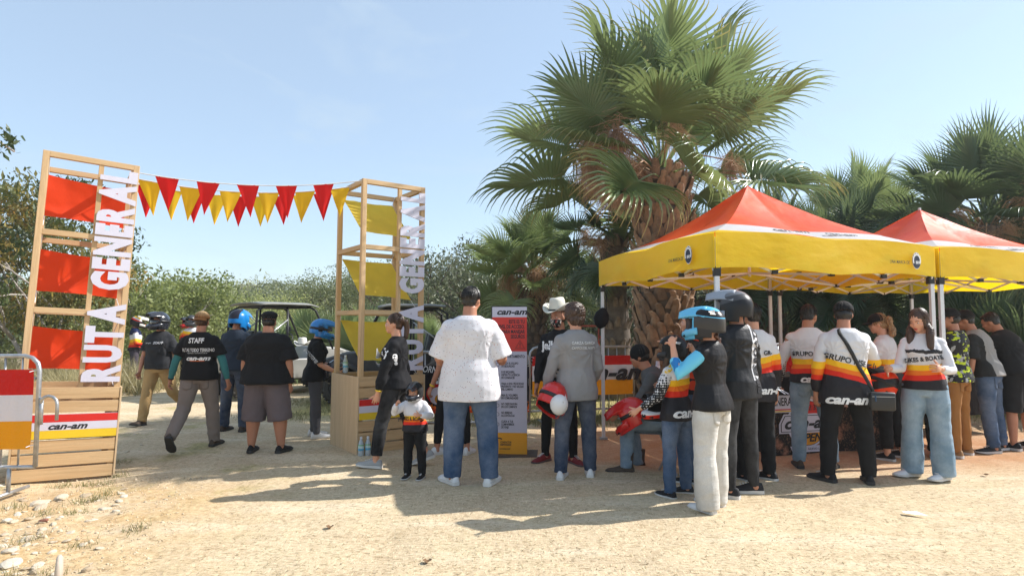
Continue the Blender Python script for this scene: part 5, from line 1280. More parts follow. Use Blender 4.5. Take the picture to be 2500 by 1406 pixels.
palm('fan_palm', 6.6, 15.6, 3.2, .38, .9, 1.15, 42, 'dark fan palm behind the canopy peak slope', PALM3, 120, 5, 6, boot_m=BOOTG)
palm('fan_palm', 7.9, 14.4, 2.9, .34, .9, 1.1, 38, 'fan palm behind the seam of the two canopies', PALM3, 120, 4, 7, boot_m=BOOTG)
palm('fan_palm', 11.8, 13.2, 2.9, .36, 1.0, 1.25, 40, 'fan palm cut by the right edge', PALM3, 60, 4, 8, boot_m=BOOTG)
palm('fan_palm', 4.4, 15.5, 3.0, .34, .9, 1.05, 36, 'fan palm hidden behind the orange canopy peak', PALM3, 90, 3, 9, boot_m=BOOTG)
for i, (px, d, f, lb) in enumerate(((745, 17.5, 1.15, 'pale palmetto left of the right tower behind the blue helmet'), (850, 18.5, 1.25, 'large pale palmetto seen through the right tower'), (930, 17.0, 1.0, 'palmetto behind the black buggy'), (1060, 17.5, .85, 'small palmetto above the black buggy roof'), (2395, 11.4, 1.2, 'dark palmetto behind the two men at the right'), (2290, 12.5, 1.0, 'palmetto between the canopy legs at right'), (2520, 10.8, 1.2, 'palmetto at the right edge'))):
    X = (px-1250)/(1500/d); palm('palmetto', X, d, .35 if i < 4 else .5, .2, .65, f, 24, lb, PALM2 if i < 4 else PALM3, 0, 0, 20+i, group='low palmettos', lo=5, hi=82, droop=.3)

# ------------------------------------------------------------ grass, straw, stones
GRASS = leafmat('short_grass', [(.10, .13, .035), (.20, .21, .07), (.36, .32, .15), (.52, .45, .25)], .4)
def blades(rs, xy, h, w, t):
    n = len(xy); z = np.array([gz(a, b) for a, b in xy])-.004; a = rs.rand(n)*6.28; s = np.stack([np.cos(a), np.sin(a), np.zeros(n)], 1); ln = rs.normal(size=(n, 3))*.45; ln[:, 2] = 1
    p = np.column_stack([xy, z]); hh = h[:, None]; q = np.stack([p-s*w, p+s*w, p+ln*hh], 1).reshape(-1, 3); return q, np.repeat(t, 3)
rs = np.random.RandomState(3)
def clumped(n, x0, x1, y0, y1, k):
    c = np.column_stack([rs.uniform(x0, x1, k), rs.uniform(y0, y1, k)]); i = rs.randint(0, k, n); return c[i]+rs.normal(size=(n, 2))*.16
xy = np.concatenate([clumped(26000, -4.4, 8.5, 9.6, 17, 700), clumped(7000, -1, 4, 9.3, 11, 120)])
q, t_ = blades(rs, xy, rs.uniform(.03, .10, len(xy)), .006, np.clip(rs.normal(.5, .25, len(xy)), 0, 1)); tag(link('grass', np_mesh('grass', q, 3, GRASS, t_)), 'short sunlit grass in front of the palms', kind='stuff')
xy = np.concatenate([clumped(16000, -16, -8.2, 12, 16.5, 260)]); q, t_ = blades(rs, xy, rs.uniform(.35, .85, len(xy)), .010, np.clip(rs.normal(.9, .12, len(xy)), 0, 1)); tag(link('dry_tall_grass', np_mesh('dry_tall_grass', q, 3, GRASS, t_)), 'tall dry yellow grass under the trees at left', kind='stuff')
pts = [gnd(a, b) for a, b in ((150, 1176), (215, 1172), (260, 1168), (290, 1150), (330, 1290), (180, 1250), (205, 1225), (240, 1215), (255, 1200), (110, 1255), (60, 1320), (35, 1240), (190, 1330), (20, 1400), (300, 1120), (120, 1395))]
Q, TT = [], []
for i, p in enumerate(pts):
    n_ = 60; xy = np.array([[p.x, p.y]])+rs.normal(size=(n_, 2))*.055; q, t_ = blades(rs, xy, rs.uniform(.02, .08, n_), .0030, np.clip(rs.normal(.45 if i < 9 else .75, .2, n_), 0, 1)); Q.append(q); TT.append(t_)
tag(link('grass_tufts', np_mesh('grass_tufts', np.concatenate(Q), 3, GRASS, np.concatenate(TT))), 'sparse green grass tufts in the stony dirt near the left tower', kind='stuff')
# straw litter
n_ = 42000; y = 2.2+rs.rand(n_)**1.4*7.2; x = rs.uniform(-1, 1, n_)*(y*.95+.6); d = rs.rand(n_)*6.28; L = rs.uniform(.006, .020, n_)*(1+.6*(rs.rand(n_) > .96)); z = np.array([gz(a, b) for a, b in zip(x, y)])+.003
s = np.stack([np.cos(d)*L, np.sin(d)*L, rs.uniform(-.10, .16, n_)*L], 1); w = np.stack([-np.sin(d), np.cos(d), np.zeros(n_)], 1)*rs.uniform(.0014, .0036, n_)[:, None]; p = np.stack([x, y, z+L*.08], 1)
q = np.stack([p-s-w, p-s+w, p+s], 1).reshape(-1, 3)
STRAW = leafmat('straw_litter', [srgb(70, 54, 38), srgb(120, 98, 70), srgb(214, 194, 150), srgb(236, 222, 186)], 0, .9, .1); tag(link('straw_litter', np_mesh('straw_litter', q, 3, STRAW, np.repeat(np.clip(rs.normal(.55, .3, n_), 0, 1), 3))), 'fine straw and twig litter on the dirt', kind='stuff')
# pebbles
STONE = NT('pale_stone'); oi = STONE.n('ShaderNodeObjectInfo'); c_ = STONE.mix(oi.outputs['Random'], srgb(180, 158, 128), srgb(222, 212, 192)); STONE.col(STONE.mix(STONE.rng(STONE.noise(14, 5, .7), .45, .7, 0, .6), c_, srgb(166, 142, 110))); STONE.b.inputs['Roughness'].default_value = .9; STONE.bump(STONE.noise(40, 5, .7), .5, .01); STONE = STONE.m
def rock(seed, flat=.55):
    rs_ = np.random.RandomState(seed); bm = bmesh.new(); bmesh.ops.create_icosphere(bm, subdivisions=2, radius=1)
    d = rs_.normal(size=(7, 3)); d /= np.linalg.norm(d, axis=1)[:, None]; c = rs_.uniform(.55, .85, 7)
    for v in bm.verts:
        for a, b_ in zip(d, c):
            e = v.co.dot(V(a))-b_
            if e > 0: v.co -= V(a)*e*.85
        v.co.z *= flat; v.co *= 1+.06*noise.noise(v.co*3+V((seed, 0, 0)))
    me = bpy.data.meshes.new('stone'); bm.to_mesh(me); bm.free(); me.materials.append(STONE); return me
RK = [rock(i, .35+.06*(i % 5)) for i in range(8)]
q = []; F = []; n_ = 4200
base = np.array([(1, 0, 0), (0, 1, 0), (-1, 0, 0), (0, -1, 0), (0, 0, .8), (0, 0, -.5)]); fb = np.array([(0, 1, 4), (1, 2, 4), (2, 3, 4), (3, 0, 4), (1, 0, 5), (2, 1, 5), (3, 2, 5), (0, 3, 5)])
VV = []
for i in range(n_):
    if i < 2600: y_ = rs.uniform(3.0, 6.4); x_ = -1.9-abs(rs.normal())*2.0-(y_-3)*.35
    else: y_ = 2.4+rs.rand()*6.5; x_ = rs.uniform(-1, 1)*(y_*.9)
    r_ = rs.uniform(.003, .010)*(1.2+1.5*(rs.rand() > .93) if i < 2600 else .45); VV.append(base*r_*rs.uniform(.6, 1.3, (6, 3))+np.array([x_, y_, gz(x_, y_)-r_*.1])); F.append(fb+6*i)
tag(link('pebbles', idx_mesh('pebbles', np.concatenate(VV), np.concatenate(F), mat('pebble', srgb(200, 180, 150), .9, .35, 3))), 'small pale pebbles scattered on the dirt', kind='stuff')
k = 0
spots = [(210, 1205, .10), (250, 1240, .07), (265, 1237, .05), (150, 1215, .12), (95, 1225, .14), (55, 1208, .08), (72, 1268, .075), (100, 1238, .10), (108, 1270, .055), (150, 1265, .04), (22, 1240, .05), (62, 1245, .04), (130, 1280, .05), (112, 1290, .035), (60, 1315, .08), (20, 1350, .10), (30, 1375, .12), (95, 1395, .045), (85, 1330, .03), (215, 1225, .04), (240, 1218, .05), (305, 1185, .07), (175, 1300, .035), (10, 1300, .06), (45, 1290, .05), (330, 1060, .05), (310, 1100, .05), (345, 1085, .05), (205, 1290, .04), (130, 1325, .04), (10, 1180, .09), (30, 1195, .07)]
for i in range(75):
    py_r = 1185+rs.rand()**.8*215; spots.append((rs.rand()**1.2*(330-(py_r-1185)*.55), py_r, rs.uniform(.022, .075)))
for px, py, s in spots:
    p = gnd(px, py); o = bpy.data.objects.new('stone', RK[k % 8]); C.objects.link(o); o.location = (p.x, p.y, gz(p.x, p.y)+s*.06); o.scale = (s*rs.uniform(.5, .72), s*rs.uniform(.38, .55), s*rs.uniform(.34, .6)); o.rotation_euler = (rs.normal()*.15, rs.normal()*.15, rs.rand()*6)
    tag(o, 'pale rounded stone half sunk in the dirt at the lower left', 'stone', 'pale stones at the lower left'); k += 1
o = bpy.data.objects.new('stone', RK[2].copy()); C.objects.link(o); o.data.materials[0] = mat('brown_stone', srgb(134, 88, 70), .9, .2); p = gnd(106, 1276); o.location = (p.x, p.y, .02); o.scale = (.035, .03, .035); tag(o, 'single reddish brown stone among the pale ones', 'stone')

# ------------------------------------------------------------ off road buggies
TYRE = mat('tyre_rubber', (.055, .050, .044), .9, .2, 8, .3, 30); DUST = mat('dusty_black_plastic', (.06, .055, .05), .7, .3, 3); SILV = mat('silver_tube', (.45, .45, .45), .35, .1, metal=.8)
def wheel(parent, x, y, r=.34, w=.26):
    e = empty('wheel'); e.parent = parent; e.location = (x, y, r)
    b = MB(); prof = [(-w/2, r*.62), (-w/2*1.02, r*.82), (-w*.36, r*.96), (0, r*.97), (w*.36, r*.96), (w/2*1.02, r*.82), (w/2, r*.62)]
    b.loft([[V((pr*math.cos(a), py, pr*math.sin(a))) for py, pr in prof] for a in [2*math.pi*i/32 for i in range(33)]], cap=False, close=False)
    for i in range(26):
        a = 2*math.pi*i/26
        for s in (-1, 1):
            M = Matrix.Rotation(-a, 3, 'Y'); b.box(M @ V((r*.965, s*w*.25, 0)), (.035, w*.38, .034), M @ Matrix.Rotation(s*.35, 3, 'X'))
    b.build('tyre', TYRE, e, smooth=False)
    b = MB(); b.loft([[V((pr*math.cos(a), py, pr*math.sin(a))) for py, pr in ((-w*.42, r*.62), (-w*.30, r*.56), (-w*.32, r*.2), (w*.32, r*.2), (w*.30, r*.56), (w*.42, r*.62))] for a in [2*math.pi*i/24 for i in range(25)]], cap=False, close=False)
    for i in range(6):
        a = i*math.pi/3
        for s in (-1, 1): b.beam((0, s*w*.34, 0), (r*.58*math.cos(a), s*w*.34, r*.58*math.sin(a)), .045, .02, up=(0, 1, 0))
    b.build('rim', DUST, e)
def buggy(loc, yaw, body_m, cage_m, label, roof=True, roof_m=None, scale=1, bed=True, seats=True):
    t = empty('off_road_buggy', loc, yaw, label, 'buggy', 'off road buggies parked beyond the gateway'); Z_ = lambda *a: a; L = 1.25
    for x in (-L, L):
        for y in (-.66, .66): wheel(t, x*.92, y)
    prof = [(-1.55, .55, .95), (-1.0, .42, .98), (-.5, .36, .74), (.45, .36, .72), (.6, .42, 1.02), (1.1, .48, .98), (1.55, .50, .84), (1.68, .52, .70)]
    for nm, y0, y1, m_ in (('body', -.52, .52, body_m),):
        b = MB(); b.loft([[V((x, y0, z0)), V((x, y1, z0)), V((x, y1*(.93 if x > .5 else 1), z1)), V((x, y0*(.93 if x > .5 else 1), z1))] for x, z0, z1 in prof]); b.build('body', m_, t, bev=.03, smooth=True)
    for x in (-L*.92, L*.92):
        for s in (-1, 1):
            b = MB(); rg = []
            for i in range(9):
                a = R(15+150*i/8); rg.append([V((x+.44*math.cos(a), s*.50, .36+.44*math.sin(a))), V((x+.44*math.cos(a), s*.80, .34+.42*math.sin(a))), V((x+.46*math.cos(a), s*.80, .37+.45*math.sin(a))), V((x+.46*math.cos(a), s*.50, .39+.46*math.sin(a)))])
            b.loft(rg); b.build('fender', body_m if bed else DUST, t, bev=.008)
    for s in (-1, 1):
        MB().box((-.02, s*.60, .56), (.85, .05, .42)).build('door', body_m, t, bev=.03)
        MB().box((1.66, s*.36, .80), (.05, .2, .10)).build('headlight', SILV, t, bev=.01)
        MB().tube([(-1.5, s*.5, .35), (1.4, s*.55, .35)], .03, 8).build('side_sill', DUST, t)
    MB().tube([(1.7, -.4, .45), (1.82, -.36, .55), (1.82, .36, .55), (1.7, .4, .45)], .028, 8).build('front_bumper', SILV, t, smooth=True)
    MB().box((1.70, 0, .66), (.04, .5, .16)).build('grille', BLACK, t, bev=.01)
    h = 1.90; c = .024
    for s in (-1, 1):
        MB().tube([(.85, s*.62, .95), (.42, s*.58, h-.1), (.30, s*.56, h-.03)], c, 8).build('front_pillar', cage_m, t, smooth=True)
        MB().tube([(.30, s*.56, h-.03), (-.75, s*.56, h-.03), (-.92, s*.58, h-.12), (-1.0, s*.62, .9)], c, 8).build('roll_cage_hoop', cage_m, t, smooth=True)
        MB().tube([(-.25, s*.62, .75), (-.25, s*.57, h-.04)], c, 8).build('middle_pillar', cage_m, t, smooth=True)
        MB().tube([(-.25, s*.60, 1.6), (-.98, s*.61, 1.05)], c*.7, 8).build('brace', SILV if roof else cage_m, t, smooth=True)
        MB().tube([(.62, s*.62, 1.35), (.60, s*.80, 1.38)], .01, 6).build('mirror_arm', BLACK, t); MB().box((.60, s*.86, 1.40), (.04, .18, .12)).build('mirror', BLACK, t, bev=.015)
    for x in (.30, -.25, -.75): MB().tube([(x, -.56, h-.03), (x, .56, h-.03)], c, 8).build('cross_bar', cage_m, t, smooth=True)
    if roof:
        def rf(u, v): x = .45-1.35*u; y = -.66+1.32*v; return V((x, y, h+.02+.05*math.sin(math.pi*v)**.6*1-.07*max(0, u-.8)*5*.3-.06*max(0, .15-u)*5))
        MB().grid(rf, 14, 12).build('roof', roof_m or DUST, t, smooth=True, solid=.03)
    if seats:
        for s in (-.3, .3):
            b = MB(); b.box((-.35, s, .72), (.45, .42, .14)); b.box((-.58, s, 1.05), (.14, .42, .62), Matrix.Rotation(-.2, 3, 'Y')); b.build('seat', BLACK, t, bev=.03, smooth=True)
        pts = [(.28+.05*math.cos(a), .3+.17*math.sin(a), 1.12+.16*math.cos(a)) for a in [2*math.pi*i/16 for i in range(17)]]; MB().tube(pts, .014, 6).build('steering_wheel', BLACK, t, smooth=True)
    if bed:
        for s in (-1, 1): MB().box((-1.3, s*.62, 1.02), (.7, .05, .25)).build('bed_side', body_m, t, bev=.01)
        MB().box((-1.64, 0, 1.02), (.05, 1.2, .25)).build('tailgate', body_m, t, bev=.01)
    t.scale = (scale,)*3; return t
GREYP = mat('grey_buggy_paint', (.30, .29, .26), .35, .15, 3, coat=.4)
p = at(690, 930, 13.9); buggy((p.x, p.y, 0), R(50), GREYP, BLACK, 'grey topped white buggy parked behind the large man', roof_m=mat('grey_roof', (.22, .22, .20), .5, .2), scale=1.02)
p = at(975, 930, 12.6); buggy((p.x, p.y, 0), R(192), DUST, BLACK, 'black four seat buggy parked behind the right tower', roof_m=mat('olive_roof', (.16, .155, .13), .5, .2), scale=.98)
REDP = mat('dusty_red_paint', srgb(176, 78, 56), .6, .3, 3); p = at(1440, 930, 13.4); buggy((p.x, p.y, 0), R(172), REDP, REDP, 'dusty red buggy behind the barrier and the man in grey', roof=False, scale=.80)
t = empty('straw_hat', at(738, 842, 13.0), 0, 'white cowboy hat lying on the bonnet of the grey buggy', 'hat'); cowboy(Matrix.Identity(4), 1.1, mat('hat_white', (.62, .60, .54), .7), t)
# orange tinted hummock and low far kerb of dirt behind the table
hang = (((-.2, .02, -1), (-.08, .18, -1)), ((.2, .02, -1), (.08, .18, -1)))
def L_(u, f): return (u, f)
# --- left of the gateway
person('person in navy and yellow jersey and black and yellow helmet at far left', 326, 944, 1.72, -60, wf=1.0, top=bands('navy_jersey', [(.96, Bk), (1.02, Rd), (1.08, Or), (1.15, Ye), (1.26, W_), (9, srgb(34, 44, 80))], slope=-.1, rough=.6), sleeve=1.9,
       sleeve_m=jersey('jersey_sleeve_a', 1.0, -.1), pants=PGD, shoes=SG, hat=('helmet', H1, dict(peak_m=HW, chin_m=HW)), head=(0, -8), arms=(((-.2, .1, -1), (.2, .8, -.3)), ((.2, .1, -1), (-.1, .9, -.2))), vox=.016, seed=1)
person('person walking towards the camera in black t-shirt, khaki trousers and dark helmet', 384, 1036, 1.70, 172, wf=1.12, belly=.15, top=TCH, sleeve=.75, pants=PK, shoes=SBT, legs=((-20, 4, 32), (14, 3, 4)), feet=((0, 35), (5, -8)), boot=.03,
       arms=(((-.25, -.1, -1), (-.05, .25, -1)), ((.25, .1, -1), (.02, .30, -1))), hat=('helmet', H2, dict(chin_m=H2)), head=(-8, 0), hem=.02, seed=2, vox=.013,
       prints=(('f', 'STAFF', .05, -.08, 1.24, WPRINT, {'offset': .001}), ('f', 'can-am', .04, .09, 1.24, WPRINT, {'shear': .3})))
person('distant person in red and black helmet and white jersey beyond the white buggy', 446, 1030, 1.70, 165, loc=(-8.3, 15.8, 0), top=jersey('jersey_far', 1.18, .1), sleeve=1.9, pants=PBK, shoes=SB, hat=('helmet', HRD, dict(peak_m=H2)), vox=.02, seed=3)
person('distant person in plain dark grey helmet and white jersey beyond the white buggy', 473, 1030, 1.74, 178, loc=(-7.8, 15.0, 0), top=jersey('jersey_far2', 1.20, -.1), sleeve=1.9, pants=PBK, shoes=SB, hat=('helmet', H3, dict(moto=False)), vox=.02, seed=4)
CAPT = bands('tan_cap', [(9, srgb(190, 150, 100))], extra=lambda n, cc, o: n.mix(n.rng(o[2], 1.60, 1.70), srgb(150, 100, 55), srgb(206, 176, 130)))
OT = {'offset': .0025, 'xs': .8}
person('staff man walking away in black STAFF t-shirt, teal arm sleeves and tan cap', 482, 1092, 1.70, 4, wf=1.12, belly=.1, top=TB, sleeve=.72, arm_m=TTEAL, pants=PG, shoes=SBT, pfit='reg', legs=((-14, 6, 30), (10, 6, 4)), feet=((-8, 48), (6, 0)),
       arms=(((-.42, -.1, -1), (-.32, .2, -1)), ((.38, .0, -1), (.22, .12, -1))), hair='hatted', hairm_=HBRN, hat=('capback', CAPT), collar=mat('grey_scarf', (.25, .26, .30), .8), hem=.03, seed=5, bulk=1.05, cuffs=[(0, .93, BLACK)],
       prints=(('b', 'STAFF', .085, 0, 1.315, WPRINT, OT), ('b', 'RUTAS TODO TERRENO', .058, .01, 1.20, WPRINT, {'offset': .0010, 'xs': .60}), ('b', 'SOMOS AVENTURA', .022, .01, 1.165, WPRINT, {'space': 1.3}), ('b', 'can-am', .075, .015, 1.10, WPRINT, {'shear': .32, 'offset': .003, 'xs': 1.25}), ('b', '______', .055, .015, 1.09, ORAC, {'offset': .002})))
person('man from behind in navy shirt and jeans with a bright blue and black helmet', 571, 1052, 1.72, -6, wf=1.08, top=TNV, sleeve=.8, pants=JD, shoes=SBT, hem=.02, arms=(((-.15, .1, -1), (.25, .8, -.1)), ((.22, .25, -1), (-.3, .8, .1))), head=(-10, -14),
       hat=('helmet', bands('helm_blue_black', [(9, BLUE)], rough=.3, wr=0, extra=lambda n, cc, o: n.mix(n.math('MULTIPLY', n.math('LESS_THAN', n.math('ABSOLUTE', n.math('ADD', o[0], 0)), .075), n.math('GREATER_THAN', o[2], 1.60)), cc, (.02, .02, .03))), dict(peak_m=HB, chin_m=HB, goggles=False, lens=False)), seed=6)
person('large man from behind in loose black t-shirt, grey shorts and black flat cap', 648, 1104, 1.69, -3, wf=1.42, belly=.32, top=TB, sleeve=.85, ease=.04, pants=PSH, plen=.62, pfit='wide', shoes=SBB, bulk=1.22, hem=.05, hemw=1.05, legs=((2, 8, 2), (2, 8, 2)), feet=((-10, 0), (12, 0)),
       arms=(((-.24, -.06, -1), (-.02, .18, -1)), ((.24, -.06, -1), (.02, .18, -1))), hair='hatted', hat=('beret', TB), socks=(TB, .11), cuffs=[(1, .86, BAND), (0, .9, GALV)], seed=7, sk='tan')
person('woman facing right in black t-shirt and grey leggings with bright blue peaked helmet', 765, 1066, 1.58, -72, sex='f', wf=1.08, top=TB, sleeve=.9, pants=PLG, pfit='slim', shoes=SW, lean=4, legs=((2, 4, 4), (4, 4, 2)), hem=.06, bulk=1.08,
       arms=(((-.15, .25, -1), (.2, .9, -.35)), ((.2, .20, -1), (.0, .9, -.45))), head=(0, -12), hat=('helmet', HB, dict(lens=False)), cuffs=[(1, .88, BAND)], seed=8, sk='light',
       prints=(('r', '#TODOTERRENO', .06, -.04, 1.08, WPRINT, {'rot': -48, 'xs': .6, 'offset': .001}),))
# --- between tower and sign
person('woman with braided ponytail in black sweatshirt walking left past the crate', 965, 1140, 1.66, 84, sex='f', top=TB2, sleeve=1.9, ease=.03, pants=JBK, pfit='reg', plen=1.1, shoes=SG, legs=((18, 3, 10), (-16, 3, 14)), feet=((0, -4), (0, 20)), hem=.01, bulk=1.0,
       arms=(((-.25, .35, -1), (.0, .25, -1)), ((.25, -.20, -1), (.05, .1, -1))), hair=('pony', .05), hairm_=HBRN, head=(6, 0), sk='light', seed=9, twist=6, cuffs=[(0, .9, BAND), (0, .82, ORAC)],
       prints=(('l', 'jelly', .11, .10, 1.22, WPRINT, {'offset': .005, 'xs': .85}), ('l', '!', .15, -.04, 1.14, WPRINT, {'offset': .008})))
cj = jersey('child_jersey', .52, .05, dz=.03)
person('small child rubbing an eye in oversized grey and black helmet and striped jersey', 1012, 1165, .92, 168, wf=1.12, top=cj, sleeve=1.9, sleeve_m=bands('child_sleeve', [(9, W_)], rough=.6), pants=PBK, shoes=SB, head=(0, -8), sk='light', vox=.008, bulk=1.15,
       arms=(((-.5, .4, -.5), (.35, .6, .1)), ((.5, .5, -.4), (-.45, .5, .75))), hands=((40, None), (60, None)), hat=('helmet', bands('child_helm', [(.80, (.5, .5, .5)), (.845, (.03, .03, .035)), (9, (.10, .11, .12))], rough=.3, wr=0, slope=.2), dict(moto=True, goggles=False, lens=False, k=.80, chin_m=H2, peak_m=H2, peak_up=.0)), seed=10, hem=.03, foldamp=.5,
       prints=(('f', 'BIKES & BOATS', .05, 0, .585, BLKPRINT, {'offset': .001, 'xs': .7}),))
person('woman mostly hidden behind the large man, black leggings and white sneakers', 1108, 1108, 1.62, 20, sex='f', top=mat('pale_top', (.4, .38, .36), .8), sleeve=.6, pants=PBK, pfit='slim', shoes=SW, arms=(((-.15, .1, -1), (-.35, .2, -1)), hang[1]), hair=('long', .15), cuffs=[(0, .9, BAND)], sk='tan', legs=((4, 12, 4), (-4, 6, 2)), feet=((70, 0), (40, 0)), plen=1.1, seed=11)
person('tall heavy man from behind in white flecked shirt, dark jeans and white sneakers', 1145, 1182, 1.90, -4, wf=1.22, belly=.22, top=TWF, sleeve=.95, ease=.035, hem=.16, hemw=1.06, pants=JM, pfit='reg', shoes=SW, bulk=1.14, hair='short', legs=((2, 5, 2), (0, 8, 0)), feet=((-38, 0), (14, 0)), collar=TWF,
       arms=(((-.30, .1, -1), (.0, .9, -.25)), ((.32, .12, -1), (.0, .9, -.1))), head=(-14, -6), seed=12, sk='tan', vox=.010, foldamp=.6)
# --- hat man and grey shirt man
person('man in white cowboy hat, skull mask and black sweatshirt with white lettering', 1368, 1128, 1.74, 168, wf=.95, top=TB2, sleeve=1.92, pants=PBK, pfit='slim', shoes=SR, head=(-25, -6), extra='mask', hair='hatted', hat=('cowboy', mat('straw_white', (.62, .60, .52), .7, .1)), legs=((4, 6, 2), (0, 8, 2)), feet=((-40, 0), (30, 0)), arms=(((-.15, .1, -1), (.2, .5, -.9)), ((.22, .05, -1), (.08, .25, -1))), seed=13, hem=.02,
       prints=(('f', 'jelly', .13, .10, 1.28, WPRINT, {'offset': .006, 'xs': .85}),))
person('young man with curly dark hair from behind in grey long sleeve shirt and jeans', 1408, 1166, 1.74, 14, wf=1.02, top=TGR, sleeve=1.9, ease=.030, pants=JD, shoes=SW, hair='curly', hairm_=HBRN, arms=(((-.30, .05, -1), (-.18, .25, -1)), ((.24, .05, -1), (-.1, .6, -.8))), legs=((2, 7, 3), (3, 6, 2)), feet=((28, 0), (20, 0)), hem=.12, head=(10, 0), seed=14, sk='light', vox=.010,
       prints=(('b', 'GARZA GARCIA', .04, .04, 1.33, WPRINT, {'xs': .9}), ('b', 'CAMPOS DEL NORTE', .034, .04, 1.28, WPRINT, {'xs': .8})))
# --- group in front of the canopy
person('seated man in grey long sleeve and black cap holding a red helmet on his lap', 1600, 1150, 1.74, 75, loc=(1.63, 6.45, 0), wf=1.02, lean=28, top=cloth('grey_brown_shirt', (.10, .10, .10)), sleeve=1.92, pants=JLB, shoes=SBT, boot=.10, pz=.55, legs=((80, 8, 78), (74, 10, 84)), arms=(((-.2, .45, -.8), (.1, .9, -.55)), ((.2, .45, -.8), (-.1, .9, -.5))), head=(0, -12), hair='hatted', hat=('beanie', TB), seed=15)
st = empty('folding_stool', (1.74, 6.42, 0), R(20), 'dark folding stool under the seated man', 'stool')
MB().box((0, 0, .40), (.4, .36, .03)).build('seat', BLACK, st, bev=.005)
for x in (-.16, .16):
    for s in (-1, 1): MB().tube([(x, -s*.16, 0), (x, s*.14, .39)], .012, 8).build('leg', GALV, st)
person('dark haired woman in orange and black jacket standing behind the palm side group', 1678, 1178, 1.66, 60, loc=(1.78, 6.05, 0), sex='f', top=ORB, sleeve=1.85, pants=JM, pfit='reg', shoes=SB, hair=('long', .22), hairm_=HBRN, arms=(((-.25, .5, -.6), (.35, .25, .9)), hang[1]), hands=((50, None), (20, None)), head=(10, 4), sk='light', seed=16)
person('girl with long brown hair wearing a dark can-am helmet and striped jersey', 1655, 1210, 1.40, 40, sex='f', top=jersey('jersey_g', .88, -.10), sleeve=1.9, sleeve_m=SLW, pants=JM, pfit='reg', shoes=SB, hair=('long', .30), hairm_=HBRN, hat=('helmet', bands('helm_canam', [(9, (.028, .029, .032))], rough=.35, wr=0), dict(moto=False, lens=False, goggles=False)), legs=((0, 7, 2), (0, 5, 2)), feet=((10, 0), (-30, 0)), head=(20, 0), arms=(((-.35, .25, -1), (-.3, .5, -.4)), ((.2, .3, -1), (.1, .8, .2))), hem=.06, seed=17, sk='light', vox=.009,
       prints=(('l', 'can-am', .055, .0, 1.35, WPRINT, {'shear': .3, 'offset': .0015, 'xs': 1.15, 'on': 'helmet'}), ('b', 'can-am', .11, .03, .74, WPRINT, {'shear': .32, 'offset': .004, 'xs': 1.25}), ('l', '15', .10, 0, 1.12, YELC, {'offset': .004})))
person('young woman in pale jeans fastening a light blue helmet over a black jersey', 1742, 1243, 1.64, 42, sex='f', top=cloth('black_jersey_shiny', (.014, .013, .014), .45), sleeve=1.62, sleeve_m=SLB, pants=JW, pfit='wide', shoes=SW, hair=('braid', .24), hairm_=HAUB, hat=('helmet', HC2, dict(peak_m=HCY, chin_m=HCY, goggles=False, lens=False)),
       legs=((0, 5, 4), (3, 3, 0)), feet=((12, 0), (0, 0)), head=(14, -4), arms=(((-.62, .42, -.62), (.22, .30, .95)), ((.35, .45, -.6), (-.25, .55, .8))), hands=((65, (1, .2, .3)), (60, None)), hem=.03, foldamp=.55, seed=18, sk='light', vox=.009,
       prints=(('l', 'can-am', .060, -.035, 1.60, WPRINT, {'shear': .3, 'offset': .0015, 'xs': 1.15, 'rot': 10, 'on': 'helmet'}),))
person('tall person in grey and black helmet and black jersey with white lettered back panel', 1808, 1208, 1.80, 30, wf=1.06, top=bands('black_white_jersey', [(9, (.016, .016, .018))], rough=.5, extra=lambda n, cc, o: n.mix(n.math('MULTIPLY', n.math('MULTIPLY', n.math('GREATER_THAN', o[0], .035), n.math('LESS_THAN', o[0], .135)), n.math('MULTIPLY', n.math('GREATER_THAN', o[2], 1.02), n.math('LESS_THAN', o[1], .02))), cc, W_)), sleeve=1.9, pants=JBK, pfit='slim', shoes=SB, hat=('helmet', HG2, dict(peak_m=HGR, chin_m=HGR, goggles=False, lens=False)), head=(28, 0), hem=.06, seed=19, legs=((0, 5, 2), (0, 6, 2)), feet=((-20, 0), (-50, 0)), vox=.010,
       prints=(('b', '& BOATS', .095, .095, 1.27, BLKPRINT, {'rot': 90, 'offset': .004, 'xs': 1.1, 'shear': .2}), ('b', 'BIKES', .095, .095, 1.02, BLKPRINT, {'rot': 90, 'offset': .004, 'xs': 1.1, 'shear': .2})))
person('dark haired young man in white striped jersey at the right of the helmeted group', 1848, 1172, 1.74, 6, wf=.98, top=jersey('jersey_h', 1.04, -.12), sleeve=1.9, pants=PBK, pfit='reg', shoes=SB, hair='short', seed=20, sk='light', hem=.12, ease=.03, feet=((-20, 0), (-30, 0)), legs=((0, 5, 2), (0, 3, 2)), collar=BLACK,
       prints=(('b', 'GR-', .06, .08, 1.235, BLKPRINT, {'offset': .002}), ('b', 'can-am', .10, .10, .88, WPRINT, {'shear': .32, 'offset': .004, 'xs': 1.2})))
GRP = {'offset': .0015, 'xs': .95}
person('man with slicked black hair in striped jersey and light jeans facing the table', 1985, 1144, 1.74, -14, wf=1.08, lean=6, top=jersey('jersey_i', 1.005, -.05), sleeve=1.9, sleeve_m=SLW, pants=JLB, pfit='reg', shoes=SBT, hair='short', head=(-30, -14), seed=21, hem=.0, arms=(((-.35, .12, -1), (.0, .55, -.8)), ((.3, .2, -1), (-.1, .8, -.5))), legs=((0, 4, 2), (2, 9, 6)), feet=((0, 0), (20, 6)), collar=BLACK, vox=.010,
       prints=(('b', 'GRUPO RISE ılı', .066, .0, 1.205, BLKPRINT, GRP), ('b', 'can-am', .10, .04, .945, WPRINT, {'shear': .32, 'offset': .004, 'xs': 1.2})))
